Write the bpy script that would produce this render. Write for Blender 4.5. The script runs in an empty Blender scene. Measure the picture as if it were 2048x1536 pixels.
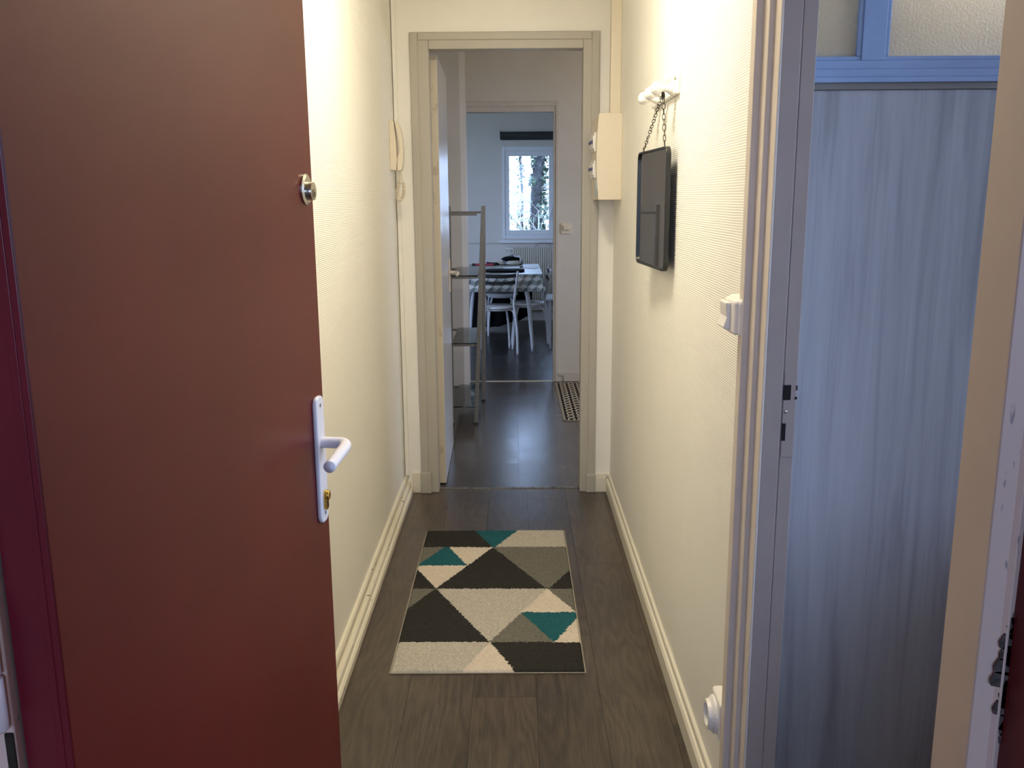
import bpy, bmesh, math, random
from mathutils import Vector, Matrix, noise

random.seed(7)
S = bpy.context.scene
COL = S.collection
PI = math.pi

# ------------------------------------------------------------------ camera
cam_d = bpy.data.cameras.new('camera')
cam_d.sensor_width = 36.0
cam_d.lens = 1800.0 / 2048.0 * 36.0
cam_d.clip_start = 0.02
cam_d.clip_end = 200
cam = bpy.data.objects.new('camera', cam_d)
COL.objects.link(cam)
right = Vector((0.99997401, 0.00217599, -0.00687364))
down = Vector((-0.00628914, -0.20291092, -0.979177))
fwd = Vector((-0.00352542, 0.97919478, -0.20289196))
m = Matrix.Identity(4)
for i in range(3):
    m[i][0] = right[i]; m[i][1] = -down[i]; m[i][2] = -fwd[i]
m[2][3] = 1.40
cam.matrix_world = m
S.camera = cam

# ------------------------------------------------------------------ light
S.view_settings.view_transform = 'Standard'
S.view_settings.look = 'None'
S.view_settings.exposure = 0.0
S.view_settings.gamma = 1.0
S.view_settings.use_curve_mapping = False
S.cycles.use_denoising = True
S.cycles.max_bounces = 10
S.cycles.diffuse_bounces = 6
S.cycles.glossy_bounces = 4
S.cycles.transmission_bounces = 6
S.cycles.transparent_max_bounces = 12
S.cycles.sample_clamp_indirect = 6.0
S.cycles.caustics_reflective = False
S.cycles.caustics_refractive = False

W = bpy.data.worlds.new('overcast_sky')
W.use_nodes = True
W.node_tree.nodes['Background'].inputs[0].default_value = (0.46, 0.63, 1.0, 1)   # overcast daylight beside warm bulbs
W.node_tree.nodes['Background'].inputs[1].default_value = 9.0
S.world = W


def point(name, loc, watts, color, r):
    d = bpy.data.lights.new(name, 'POINT')
    d.energy = watts; d.color = color; d.shadow_soft_size = r
    o = bpy.data.objects.new(name, d); o.location = loc
    COL.objects.link(o)
    return o


def downlight(name, loc, watts, color, size):
    d = bpy.data.lights.new(name, 'AREA')
    d.shape = 'DISK'; d.size = size; d.energy = watts; d.color = color
    o = bpy.data.objects.new(name, d); o.location = loc
    COL.objects.link(o)


def portal(name, loc, direction, sx, sy):
    d = bpy.data.lights.new(name, 'AREA')
    d.shape = 'RECTANGLE'; d.size = sx; d.size_y = sy
    d.cycles.is_portal = True
    o = bpy.data.objects.new(name, d); o.location = loc
    o.rotation_euler = Vector(direction).to_track_quat('-Z', 'Y').to_euler()
    COL.objects.link(o)


point('bulb_light', (0.22, 2.30, 2.22), 4.2, (1.0, 0.88, 0.62), 0.05)
downlight('corridor_fill_light', (-0.05, 2.40, 2.455), 21.0, (1.0, 0.91, 0.71), 0.26)  # unseen second lamp, added to flatten the light along the corridor
point('bathroom_light', (0.93, 1.975, 1.95), 3.2, (1.0, 0.84, 0.64), 0.05)
point('hall_fill_light', (1.9, 5.4, 1.75), 22.0, (1.0, 0.84, 0.68), 0.10)  # added warm fill for the hall walls, source out of view
portal('sky_window_kitchen', (0.48, 10.62, 1.45), (0, -1, 0), 1.15, 1.0)
portal('sky_added_kitchen_side', (-2.22, 9.05, 1.45), (1, 0, 0), 0.9, 1.2)  # portal of an unseen window added to brighten the back wall
portal('sky_added_hall', (2.72, 5.6, 1.45), (-1, 0, 0), 1.1, 1.2)  # portal of an unseen window added to light the hall
portal('sky_window_bath', (1.37, 1.35, 1.425), (-1, 0, 0), 0.90, 1.55)
portal('sky_window_landing', (-0.15, -2.72, 1.6), (0, 1, 0), 1.9, 1.4)


# ------------------------------------------------------------------ materials
def hexlin(c):
    return tuple(((v / 255.0) / 12.92 if v <= 10 else (((v / 255.0) + 0.055) / 1.055) ** 2.4) for v in c) + (1,)


class NT:
    def __init__(s, name):
        s.m = bpy.data.materials.new(name); s.m.use_nodes = True
        s.t = s.m.node_tree; s.n = s.t.nodes
        s.b = s.n['Principled BSDF']; s.out = s.n['Material Output']

    def node(s, kind, **kw):
        n = s.n.new(kind)
        for k, v in kw.items():
            setattr(n, k, v)
        return n

    def link(s, a, b):
        s.t.links.new(a, b)

    def math(s, op, a, b=None, c=None):
        n = s.node('ShaderNodeMath', operation=op)
        for i, v in enumerate((a, b, c)):
            if v is None: continue
            if isinstance(v, (int, float)): n.inputs[i].default_value = v
            else: s.link(v, n.inputs[i])
        return n.outputs[0]

    def pos(s, scale=(1, 1, 1), rand=0.0):
        g = s.node('ShaderNodeNewGeometry')
        mp = s.node('ShaderNodeMapping'); mp.inputs['Scale'].default_value = scale
        src = g.outputs['Position']
        if rand:
            oi = s.node('ShaderNodeObjectInfo')
            mu = s.math('MULTIPLY', oi.outputs['Random'], rand)
            ad = s.node('ShaderNodeVectorMath', operation='ADD')
            cb = s.node('ShaderNodeCombineXYZ'); 
            for i in range(3): s.link(mu, cb.inputs[i])
            s.link(src, ad.inputs[0]); s.link(cb.outputs[0], ad.inputs[1])
            src = ad.outputs[0]
        s.link(src, mp.inputs['Vector'])
        return mp.outputs[0]

    def noise(s, vec, scale, detail=3, rough=0.55, dist=0.0):
        n = s.node('ShaderNodeTexNoise')
        n.inputs['Scale'].default_value = scale; n.inputs['Detail'].default_value = detail
        n.inputs['Roughness'].default_value = rough; n.inputs['Distortion'].default_value = dist
        s.link(vec, n.inputs['Vector'])
        return n.outputs['Fac']

    def ramp(s, fac, stops):
        r = s.node('ShaderNodeValToRGB')
        e = r.color_ramp.elements
        while len(e) < len(stops): e.new(0.5)
        for i, (p, c) in enumerate(stops):
            e[i].position = p; e[i].color = c
        s.link(fac, r.inputs[0])
        return r.outputs[0]

    def bump(s, h, strength, dist=0.01):
        b = s.node('ShaderNodeBump')
        b.inputs['Strength'].default_value = strength; b.inputs['Distance'].default_value = dist
        s.link(h, b.inputs['Height']); s.link(b.outputs[0], s.b.inputs['Normal'])

    def set(s, rough=0.5, metal=0.0, spec=0.5, color=None):
        s.b.inputs['Roughness'].default_value = rough
        s.b.inputs['Metallic'].default_value = metal
        s.b.inputs['Specular IOR Level'].default_value = spec
        if color is not None: s.b.inputs['Base Color'].default_value = tuple(color) + ((1,) if len(color) == 3 else ())
        return s


def plain(name, rgb, rough=0.5, metal=0.0, spec=0.5, mottle=0.06, scale=30, bump=0.0):
    n = NT(name).set(rough, metal, spec)
    c = hexlin(rgb)
    f = n.noise(n.pos(), scale, 2)
    lo = tuple(v * (1 - mottle) for v in c[:3]) + (1,); hi = tuple(min(1, v * (1 + mottle)) for v in c[:3]) + (1,)
    n.link(n.ramp(f, [(0.3, lo), (0.7, hi)]), n.b.inputs['Base Color'])
    if bump: n.bump(f, bump, 0.002)
    return n.m


def mat_wallpaper(name, rgb):
    n = NT(name).set(0.55, 0, 0.35)
    c = hexlin(rgb)
    p = n.pos()
    f = n.noise(p, 3.0, 3)
    n.link(n.ramp(f, [(0.3, tuple(v * .96 for v in c[:3]) + (1,)), (0.75, c)]), n.b.inputs['Base Color'])
    w = n.node('ShaderNodeTexWave', bands_direction='Z', wave_profile='SIN')
    w.inputs['Scale'].default_value = 58.0; w.inputs['Distortion'].default_value = 1.1
    w.inputs['Detail'].default_value = 1.0; w.inputs['Detail Scale'].default_value = 0.35
    n.link(p, w.inputs['Vector'])
    n.bump(w.outputs['Fac'], 0.28, 0.0016)
    return n.m


def mat_wood_floor(name, dark, light, rough=0.36):
    n = NT(name).set(rough, 0, 0.75)
    p = n.pos((1, 1, 1), 31.7)
    fib = n.noise(n.pos((70, 3.0, 1), 31.7), 3.6, 6, .7, .2)        # short fibres and pores
    big = n.noise(n.pos((4.5, 0.7, 1), 31.7), 1.7, 2, .5)             # cathedral field
    rings = n.math('SINE', n.math('MULTIPLY', big, 85.0))
    rings = n.math('MULTIPLY', n.math('ADD', rings, 1.0), 0.5)
    soft = n.noise(p, 2.5, 3)
    f = n.math('ADD', n.math('MULTIPLY', fib, 0.60), n.math('ADD', n.math('MULTIPLY', rings, 0.09), n.math('MULTIPLY', soft, 0.31)))
    oi = n.node('ShaderNodeObjectInfo')
    f = n.math('ADD', f, n.math('MULTIPLY', n.math('SUBTRACT', oi.outputs['Random'], 0.5), 0.07))
    d, l = hexlin(dark), hexlin(light)
    n.link(n.ramp(f, [(0.40, d), (0.62, l)]), n.b.inputs['Base Color'])
    n.link(n.math('ADD', n.math('MULTIPLY', n.noise(p, 4, 3), 0.18), rough - 0.09), n.b.inputs['Roughness'])
    n.bump(fib, 0.10, 0.0008)
    return n.m


def mat_panel_wood():
    n = NT('pale_wood_veneer').set(0.36, 0, 0.6)
    st = n.pos((16, 16, 1.0))
    g1 = n.noise(st, 1.1, 5, .6, .6)
    g2 = n.noise(n.pos((120, 120, 2.2)), 1.0, 3, .6)
    f = n.math('ADD', n.math('MULTIPLY', g1, 0.8), n.math('MULTIPLY', g2, 0.2))
    n.link(n.ramp(f, [(0.34, hexlin((132, 128, 136))), (0.50, hexlin((156, 154, 162))), (0.68, hexlin((168, 166, 173)))]), n.b.inputs['Base Color'])
    n.bump(g2, 0.06, 0.001)
    return n.m


def mat_red_door(name, rgb, rough=0.42, spec=0.4):
    n = NT(name).set(rough, 0, spec)
    p = n.pos()
    f = n.noise(p, 3.0, 4)
    c = hexlin(rgb)
    n.link(n.ramp(f, [(0.3, tuple(v * .86 for v in c[:3]) + (1,)), (0.7, tuple(v * 1.1 for v in c[:3]) + (1,))]), n.b.inputs['Base Color'])
    n.link(n.math('ADD', n.math('MULTIPLY', n.noise(p, 2.5, 2), 0.06), rough - 0.03), n.b.inputs['Roughness'])
    n.bump(n.noise(p, 420, 1), 0.05, 0.0004)
    return n.m


def mat_chipped(name, rgb, chip=(70, 55, 42), amount=0.70, scale=40, stretch=(1, 1, 0.5)):
    n = NT(name).set(0.42, 0, 0.45)
    f = n.noise(n.pos(stretch), scale, 4, .6)
    c = hexlin(rgb)
    n.link(n.ramp(f, [(amount - .01, c), (amount + .01, hexlin(chip))]), n.b.inputs['Base Color'])
    n.bump(f, 0.12, 0.002)
    return n.m


def mat_frosted():
    n = NT('frosted_glass')
    tr = n.node('ShaderNodeBsdfTranslucent'); tr.inputs[0].default_value = (.86, .87, .86, 1)
    gl = n.node('ShaderNodeBsdfGlossy'); gl.inputs['Roughness'].default_value = 0.16
    df = n.node('ShaderNodeBsdfDiffuse'); df.inputs[0].default_value = (.6, .6, .6, 1)
    h = n.noise(n.pos(), 190, 2, .5)
    bp = n.node('ShaderNodeBump'); bp.inputs['Strength'].default_value = 0.7; bp.inputs['Distance'].default_value = 0.003
    n.link(h, bp.inputs['Height'])
    for k in (tr, gl, df): n.link(bp.outputs[0], k.inputs['Normal'])
    a = n.node('ShaderNodeMixShader'); a.inputs[0].default_value = 0.12
    n.link(tr.outputs[0], a.inputs[1]); n.link(df.outputs[0], a.inputs[2])
    b = n.node('ShaderNodeMixShader'); b.inputs[0].default_value = 0.07
    n.link(a.outputs[0], b.inputs[1]); n.link(gl.outputs[0], b.inputs[2])
    n.link(b.outputs[0], n.out.inputs['Surface'])
    return n.m


def mat_clear(name, tint=(.95, .97, .98), gloss=0.06):
    n = NT(name)
    t = n.node('ShaderNodeBsdfTransparent'); t.inputs[0].default_value = tint + (1,)
    g = n.node('ShaderNodeBsdfGlossy'); g.inputs['Roughness'].default_value = 0.03
    fr = n.node('ShaderNodeFresnel'); fr.inputs[0].default_value = 1.5
    f = n.math('ADD', n.math('MULTIPLY', fr.outputs[0], 0.9), gloss * 0.2)
    mx = n.node('ShaderNodeMixShader')
    n.link(f, mx.inputs[0])
    n.link(t.outputs[0], mx.inputs[1]); n.link(g.outputs[0], mx.inputs[2])
    n.link(mx.outputs[0], n.out.inputs['Surface'])
    return n.m


def mat_mirror():
    n = NT('mirror_glass').set(0.03, 1.0, 0.5, (0.90, 0.92, 0.92))
    return n.m


def mat_mat():
    """woven runner: columns of pale hexagon rings on black"""
    n = NT('ring_pattern_runner').set(0.9, 0, 0.1)
    g = n.node('ShaderNodeTexCoord')
    sp = n.node('ShaderNodeSeparateXYZ'); n.link(g.outputs['Object'], sp.inputs[0])
    cx, cy = 0.062, 0.074
    u = n.math('SUBTRACT', n.math('FRACT', n.math('DIVIDE', n.math('SUBTRACT', sp.outputs[0], 0.024), cx)), 0.5)
    v = n.math('SUBTRACT', n.math('FRACT', n.math('DIVIDE', sp.outputs[1], cy)), 0.5)
    d = n.math('SQRT', n.math('ADD', n.math('POWER', n.math('DIVIDE', n.math('ABSOLUTE', u), 0.41), 2.0), n.math('POWER', n.math('DIVIDE', n.math('ABSOLUTE', v), 0.52), 2.0)))
    ring = n.math('LESS_THAN', n.math('ABSOLUTE', n.math('SUBTRACT', d, 0.80)), 0.20)
    f = n.noise(n.pos(), 300, 1)
    ring = n.math('MULTIPLY', ring, n.math('ADD', 0.75, n.math('MULTIPLY', f, 0.4)))
    n.link(n.ramp(ring, [(0.0, hexlin((42, 38, 36))), (0.9, hexlin((196, 186, 168)))]), n.b.inputs['Base Color'])
    return n.m


WALLP = mat_wallpaper('ribbed_white_wallpaper', (246, 243, 235))
WALL = plain('white_wall_paint', (244, 240, 232), 0.55, 0, 0.35, 0.02, 4)
WALLG = plain('grey_white_wall_paint', (214, 210, 204), 0.6, 0, 0.3, 0.03, 4)
WALLK = plain('kitchen_wall_paint', (220, 211, 202), 0.6, 0, 0.3, 0.02, 4)
LANDW = plain('landing_wall_paint', (236, 196, 184), 0.7, 0, 0.3, 0.03, 4)
CEIL = plain('ceiling_white', (236, 233, 225), 0.7, 0, 0.2, 0.02, 4)
TRIM = mat_chipped('cream_gloss_trim', (226, 220, 204), (120, 96, 70), 0.74, 55, (1, .6, 1))
TRIMOLD = mat_chipped('worn_cream_trim', (228, 221, 204), (92, 68, 48), 0.665, 34, (1, .55, 1))
FRAMEG = mat_chipped('grey_beige_frame_paint', (180, 174, 162), (128, 118, 104), 0.75, 30)
FRAMEK = plain('pale_frame_paint', (206, 201, 192), 0.5, 0, 0.4, 0.03, 20)
CASING = plain('cream_casing_paint', (214, 203, 192), 0.42, 0, 0.45, 0.02, 20)
JAMB = plain('grey_jamb_paint', (158, 145, 142), 0.45, 0, 0.4, 0.03, 15)
CORDOOR = plain('white_gloss_door', (206, 203, 200), 0.24, 0, 0.55, 0.02, 6)
REDDOOR = mat_red_door('oxblood_door_paint', (96, 24, 21), 0.37, 0.25)
REDEDGE = mat_red_door('crimson_edge_paint', (112, 22, 38), 0.35)
WORN = mat_chipped('ragged_frame_paint', (228, 200, 184), (172, 150, 146), 0.66, 34, (1, 1, .3))
FLOORC = mat_wood_floor('dark_oak_vinyl', (48, 40, 33), (84, 72, 61), 0.32)
FLOORH = mat_wood_floor('dark_grey_vinyl', (58, 54, 52), (88, 83, 80), 0.24)
FLOORK = mat_wood_floor('dark_kitchen_vinyl', (38, 35, 34), (64, 60, 58), 0.32)
SUB = plain('dark_joint', (22, 19, 17), 0.8)
PANELW = mat_panel_wood()
BLUEF = plain('pale_blue_frame_paint', (140, 158, 194), 0.42, 0, 0.45, 0.04, 18)
GREYSTRIP = plain('grey_strip', (120, 112, 110), 0.5)
FROST = mat_frosted()
PLASTIC = plain('white_plastic', (238, 234, 228), 0.32, 0, 0.5, 0.01)
PLASTICW = plain('cream_plastic', (226, 214, 192), 0.4, 0, 0.5, 0.01)
HANDLEM = plain('white_lacquered_metal', (232, 228, 232), 0.3, 0, 0.5, 0.01)
BRASS = plain('brass', (205, 165, 80), 0.25, 1.0)
STEEL = plain('brushed_steel', (190, 184, 172), 0.28, 1.0)
DARK = plain('dark_hole', (14, 11, 10), 0.9)
BLACKM = plain('black_metal', (26, 26, 27), 0.38, 0, 0.5)
CHAINM = plain('dark_bronze_chain', (52, 44, 36), 0.35, 0.6)
MIRROR = mat_mirror()
GALV = plain('galvanised_grey', (134, 130, 122), 0.45, 0.55, 0.5, 0.14, 90)
GLASSH = mat_clear('shelf_glass', (.55, .62, .60), 0.25)
GLASSW = mat_clear('window_glass', (.96, .98, .98))
PVC = plain('white_pvc', (230, 230, 232), 0.35, 0, 0.5, 0.01)
BLIND = plain('charcoal_blind', (48, 52, 52), 0.7)
RADI = plain('cream_radiator_enamel', (216, 208, 194), 0.4, 0, 0.45, 0.02)
CHAIRM = plain('pale_grey_chair_metal', (196, 194, 196), 0.35, 0, 0.5, 0.02)
CHAIRS = plain('pale_grey_seat', (206, 202, 200), 0.45, 0, 0.5, 0.03)
SLAT = plain('black_slat', (30, 29, 28), 0.5)
BLACKC = plain('black_cloth', (13, 12, 13), 0.95, 0, 0.1, 0.2, 60)
BROWN = plain('brown_leather', (62, 44, 34), 0.6)
RED = plain('dark_red_plastic', (178, 48, 62), 0.4)
PAPER = plain('white_paper', (226, 228, 232), 0.7)
GREYC = plain('grey_cloth', (112, 116, 124), 0.9, 0, 0.1, 0.2, 40)
CREAMC = plain('cream_cloth', (186, 178, 164), 0.9, 0, 0.1, 0.1, 40)
BARK = plain('dark_bark', (60, 58, 62), 0.9, 0, 0.2, 0.4, 14, 0.6)
TWIG = plain('pale_twig', (178, 178, 172), 0.8, 0, 0.2, 0.2, 10)
LEAF = plain('ivy_green', (84, 98, 84), 0.7, 0, 0.3, 0.5, 3)
GROUND = plain('grass_ground', (104, 112, 84), 0.95, 0, 0.1, 0.2, 2)
MATM = mat_mat()
MATB = plain('runner_border', (150, 142, 128), 0.9)


# ------------------------------------------------------------------ helpers
def bx(bm, lo, hi, rot=None, piv=None):
    """axis box between two corners"""
    v = [bm.verts.new((x, y, z)) for x in (lo[0], hi[0]) for y in (lo[1], hi[1]) for z in (lo[2], hi[2])]
    for f in ((0, 1, 3, 2), (4, 6, 7, 5), (0, 4, 5, 1), (2, 3, 7, 6), (0, 2, 6, 4), (1, 5, 7, 3)):
        bm.faces.new([v[i] for i in f])
    if rot is not None:
        bmesh.ops.rotate(bm, verts=v, cent=piv, matrix=rot)
    return v


def prism(bm, pts, d):
    """closed outline pts (3D) extruded by vector d"""
    a = [bm.verts.new(p) for p in pts]
    d = Vector(d)
    b = [bm.verts.new(Vector(p) + d) for p in pts]
    n = len(a)
    bm.faces.new(a[::-1]); bm.faces.new(b)
    for i in range(n):
        bm.faces.new((a[i], a[(i + 1) % n], b[(i + 1) % n], b[i]))
    return a + b


def tube(bm, pts, rad, n=10, closed=False, squash=None):
    """swept round bar; rad may be a list"""
    P = [Vector(p) for p in pts]
    R = rad if isinstance(rad, (list, tuple)) else [rad] * len(P)
    rings = []
    up = None
    for i, p in enumerate(P):
        if closed:
            t = (P[(i + 1) % len(P)] - P[i - 1])
        else:
            t = (P[min(i + 1, len(P) - 1)] - P[max(i - 1, 0)])
        t.normalize()
        if up is None:
            up = Vector((0, 0, 1)) if abs(t.z) < 0.9 else Vector((1, 0, 0))
        a = up - t * up.dot(t)
        if a.length < 1e-4: a = t.orthogonal()
        a.normalize(); up = a
        b = t.cross(a)
        ring = []
        for k in range(n):
            th = 2 * PI * k / n
            sb = 1.0 if squash is None else squash
            ring.append(bm.verts.new(p + a * math.cos(th) * R[i] + b * math.sin(th) * R[i] * sb))
        rings.append(ring)
    m_ = len(rings)
    for i in range(m_ if closed else m_ - 1):
        r0, r1 = rings[i], rings[(i + 1) % m_]
        for k in range(n):
            bm.faces.new((r0[k], r0[(k + 1) % n], r1[(k + 1) % n], r1[k]))
    if not closed:
        bm.faces.new(rings[0][::-1]); bm.faces.new(rings[-1])
    return [v for r in rings for v in r]


def lathe(bm, prof, cen, axis, n=24):
    """revolve (radius, along) profile about an axis through cen"""
    ax = Vector(axis).normalized()
    a = ax.orthogonal().normalized(); b = ax.cross(a)
    c = Vector(cen)
    rings = []
    for r, h in prof:
        rings.append([bm.verts.new(c + ax * h + (a * math.cos(2 * PI * k / n) + b * math.sin(2 * PI * k / n)) * max(r, 1e-4)) for k in range(n)])
    for i in range(len(rings) - 1):
        for k in range(n):
            bm.faces.new((rings[i][k], rings[i][(k + 1) % n], rings[i + 1][(k + 1) % n], rings[i + 1][k]))
    bm.faces.new(rings[0][::-1]); bm.faces.new(rings[-1])


def smooth_path(pts, k=6):
    P = [Vector(p) for p in pts]
    out = []
    for i in range(len(P) - 1):
        p0 = P[max(i - 1, 0)]; p1 = P[i]; p2 = P[i + 1]; p3 = P[min(i + 2, len(P) - 1)]
        for j in range(k):
            t = j / k
            out.append(0.5 * ((2 * p1) + (p2 - p0) * t + (2 * p0 - 5 * p1 + 4 * p2 - p3) * t * t + (3 * p1 - p0 - 3 * p2 + p3) * t ** 3))
    out.append(P[-1])
    return out


def obj(name, bm, mats, parent=None, bevel=0.0, smooth=False, label=None, cat=None, group=None, kind=None, local=False, seg=2):
    bmesh.ops.recalc_face_normals(bm, faces=bm.faces[:])
    me = bpy.data.meshes.new(name)
    bm.to_mesh(me); bm.free()
    for mt in (mats if isinstance(mats, (list, tuple)) else [mats]): me.materials.append(mt)
    if smooth:
        for p in me.polygons: p.use_smooth = True
    o = bpy.data.objects.new(name, me)
    COL.objects.link(o)
    if bevel:
        b = o.modifiers.new('edge', 'BEVEL'); b.width = bevel; b.segments = seg; b.limit_method = 'ANGLE'; b.angle_limit = math.radians(40)
    if parent is not None:
        o.parent = parent
        if not local:
            q = parent; M = Matrix.Identity(4)
            chain = []
            while q is not None:
                chain.append(q); q = q.parent
            for q in reversed(chain):
                M = M @ q.matrix_parent_inverse @ q.matrix_basis
            o.matrix_parent_inverse = M.inverted()
    tag(o, label, cat, group, kind)
    return o


def tag(o, label=None, cat=None, group=None, kind=None):
    if label: o['label'] = label
    if cat: o['category'] = cat
    if group: o['group'] = group
    if kind: o['kind'] = kind
    return o


def thing(name, loc, label, cat, group=None, kind=None, rotz=0.0):
    o = bpy.data.objects.new(name, None)
    o.empty_display_size = 0.1
    o.location = loc; o.rotation_euler = (0, 0, rotz)
    COL.objects.link(o)
    return tag(o, label, cat, group, kind)


def nb(): return bmesh.new()


def box_obj(name, lo, hi, mat, parent=None, bevel=0.0, **kw):
    b = nb(); bx(b, lo, hi)
    return obj(name, b, mat, parent, bevel, **kw)


def boxes_obj(name, bl, mat, parent=None, bevel=0.0, **kw):
    b = nb()
    for lo, hi in bl: bx(b, lo, hi)
    return obj(name, b, mat, parent, bevel, **kw)


ST = 'structure'

# ------------------------------------------------------------------ room shell
XL, XR = -0.535, 0.455          # corridor wall faces
YE, YE2 = 4.18, 4.28            # end wall of the corridor
YK, YK2 = 6.85, 6.95            # wall between hall and kitchen
YW = 10.40                      # window wall of the kitchen
ZC = 2.50

boxes_obj('ceiling', [((-0.63, 0.81, ZC), (1.35, YE, ZC + 0.08)), ((-1.1, YE, ZC), (2.7, YK2, ZC + 0.08)), ((-2.3, YK2, ZC), (1.5, 10.62, ZC + 0.08))], CEIL, label='white ceiling over corridor, hall and kitchen', cat='ceiling', kind=ST)

box_obj('wall_left', (XL - 0.09, 0.81, 0), (XL, YE, ZC), WALLP, label='left corridor wall in ribbed off-white wallpaper', cat='wall', kind=ST)
boxes_obj('wall_right', [((XR, 1.655, 0), (XR + 0.055, YE, ZC)), ((XR, 0.815, 0), (XR + 0.055, 0.880, ZC)), ((XR, 0.885, 2.05), (XR + 0.055, 1.655, ZC))],
          WALLP, label='right corridor wall in ribbed off-white wallpaper with a side doorway', cat='wall', kind=ST)
boxes_obj('wall_end', [((-1.1, YE, 0), (-0.43, YE2, ZC)), ((0.36, YE, 0), (2.7, YE2, ZC)), ((-0.43, YE, 2.085), (0.36, YE2, ZC))],
          WALL, label='cream wall around the doorway at the corridor end', cat='wall', kind=ST)
boxes_obj('wall_far', [((-1.1, YK, 0), (-0.36, YK2, ZC)), ((0.30, YK, 0), (2.7, YK2, ZC)), ((-0.36, YK, 2.02), (0.30, YK2, ZC))],
          WALLG, label='grey-white hall wall around the kitchen doorway', cat='wall', kind=ST)
box_obj('wall_hall_left', (-1.1, YE2, 0), (-1.0, YK, ZC), WALL, label='left wall of the middle hall', cat='wall', kind=ST)
boxes_obj('wall_hall_right', [((2.6, YE2, 0), (2.7, 5.05, ZC)), ((2.6, 6.15, 0), (2.7, YK, ZC)), ((2.6, 5.05, 0), (2.7, 6.15, 0.85)), ((2.6, 5.05, 2.05), (2.7, 6.15, ZC))],
          WALLG, label='right wall of the middle hall with an added window opening', cat='wall', kind=ST)
# kitchen shell: window opening x -0.10 .. 1.06, z .96 .. 1.93
boxes_obj('wall_back', [((-2.3, YW, 0), (-0.13, YW + 0.22, ZC)), ((1.10, YW, 0), (1.5, YW + 0.22, ZC)), ((-0.13, YW, 0), (1.10, YW + 0.22, 0.94)), ((-0.13, YW, 1.96), (1.10, YW + 0.22, ZC))],
          WALLK, label='pale kitchen wall around the far window', cat='wall', kind=ST)
boxes_obj('wall_kitchen_left', [((-2.2, YK2, 0), (-2.1, 8.6, ZC)), ((-2.2, 9.5, 0), (-2.1, YW, ZC)), ((-2.2, 8.6, 0), (-2.1, 9.5, 0.85)), ((-2.2, 8.6, 2.05), (-2.1, 9.5, ZC))],
          WALLK, label='left kitchen wall with an added side window opening', cat='wall', kind=ST)
box_obj('wall_kitchen_right', (1.4, YK2, 0), (1.5, YW, ZC), WALLK, label='right kitchen wall', cat='wall', kind=ST)
# side room behind the right-hand doorway, and the lit bathroom behind its partition
boxes_obj('wall_side_room', [((1.25, 0.72, 0), (1.35, 0.90, ZC)), ((1.25, 1.80, 0), (1.35, 3.4, ZC)), ((1.25, 0.90, 0), (1.35, 1.80, 0.65)), ((1.25, 0.90, 2.2), (1.35, 1.80, ZC)),
                             ((XR + 0.055, 0.72, 0), (1.25, 0.815, ZC)), ((XR + 0.055, 3.3, 0), (1.25, 3.4, ZC))],
          CEIL, label='white walls of the side room beyond the right doorway', cat='wall', kind=ST)
# landing behind the camera
boxes_obj('wall_landing', [((-1.7, -2.7, 0), (-1.6, 0.62, 2.6)), ((0.90, -2.7, 0), (1.0, 0.62, 2.6)), ((-1.6, -2.7, 0), (-1.1, -2.6, 2.6)), ((0.80, -2.7, 0), (0.90, -2.6, 2.6)),
                           ((-1.1, -2.7, 0), (0.80, -2.6, 0.9)), ((-1.1, -2.7, 2.3), (0.80, -2.6, 2.6))],
          LANDW, label='pinkish landing walls around the camera', cat='wall', kind=ST)
boxes_obj('wall_entry', [((-1.7, 0.60, 0), (-0.60, 0.81, 2.6)), ((0.60, 0.60, 0), (1.0, 0.72, 2.6)), ((-0.60, 0.60, 2.10), (0.60, 0.81, 2.6))],
          LANDW, label='landing wall around the front doorway', cat='wall', kind=ST)
box_obj('ceiling', (-1.7, -2.7, 2.6), (1.0, 0.81, 2.7), CEIL, label='landing ceiling behind the camera', cat='ceiling', kind=ST)
box_obj('floor', (-1.7, -2.7, -0.08), (1.0, 0.81, -0.002), FLOORH, label='landing floor before the front door', cat='floor', kind=ST)
box_obj('floor', (XR + 0.001, 0.815, -0.08), (1.35, YE, -0.002), FLOORH, label='floor of the side room', cat='floor', kind=ST)

# ---- plank floors
unit = None


def plank_mesh(mat, nm):
    b = nb(); bx(b, (0, 0, -1), (1, 1, 0))
    bmesh.ops.recalc_face_normals(b, faces=b.faces[:])
    me = bpy.data.meshes.new(nm); b.to_mesh(me); b.free(); me.materials.append(mat)
    return me


def plank_floor(fl, me, rows, y0, y1, length, gap=0.0008, th=0.012):
    for (x0, x1, starts) in rows:
        ys = sorted(set([y0] + [s for s in starts if y0 < s < y1] + [y1]))
        for a, c in zip(ys[:-1], ys[1:]):
            o = bpy.data.objects.new('plank', me)
            COL.objects.link(o)
            o.parent = fl
            o.location = (x0 + gap / 2, a + gap / 2, 0)
            o.scale = (x1 - x0 - gap, c - a - gap, th)


def seq(s, L, y0, y1):
    out = []; k = s
    while k > y0: k -= L
    while k < y1:
        out.append(k); k += L
    return out


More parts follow.
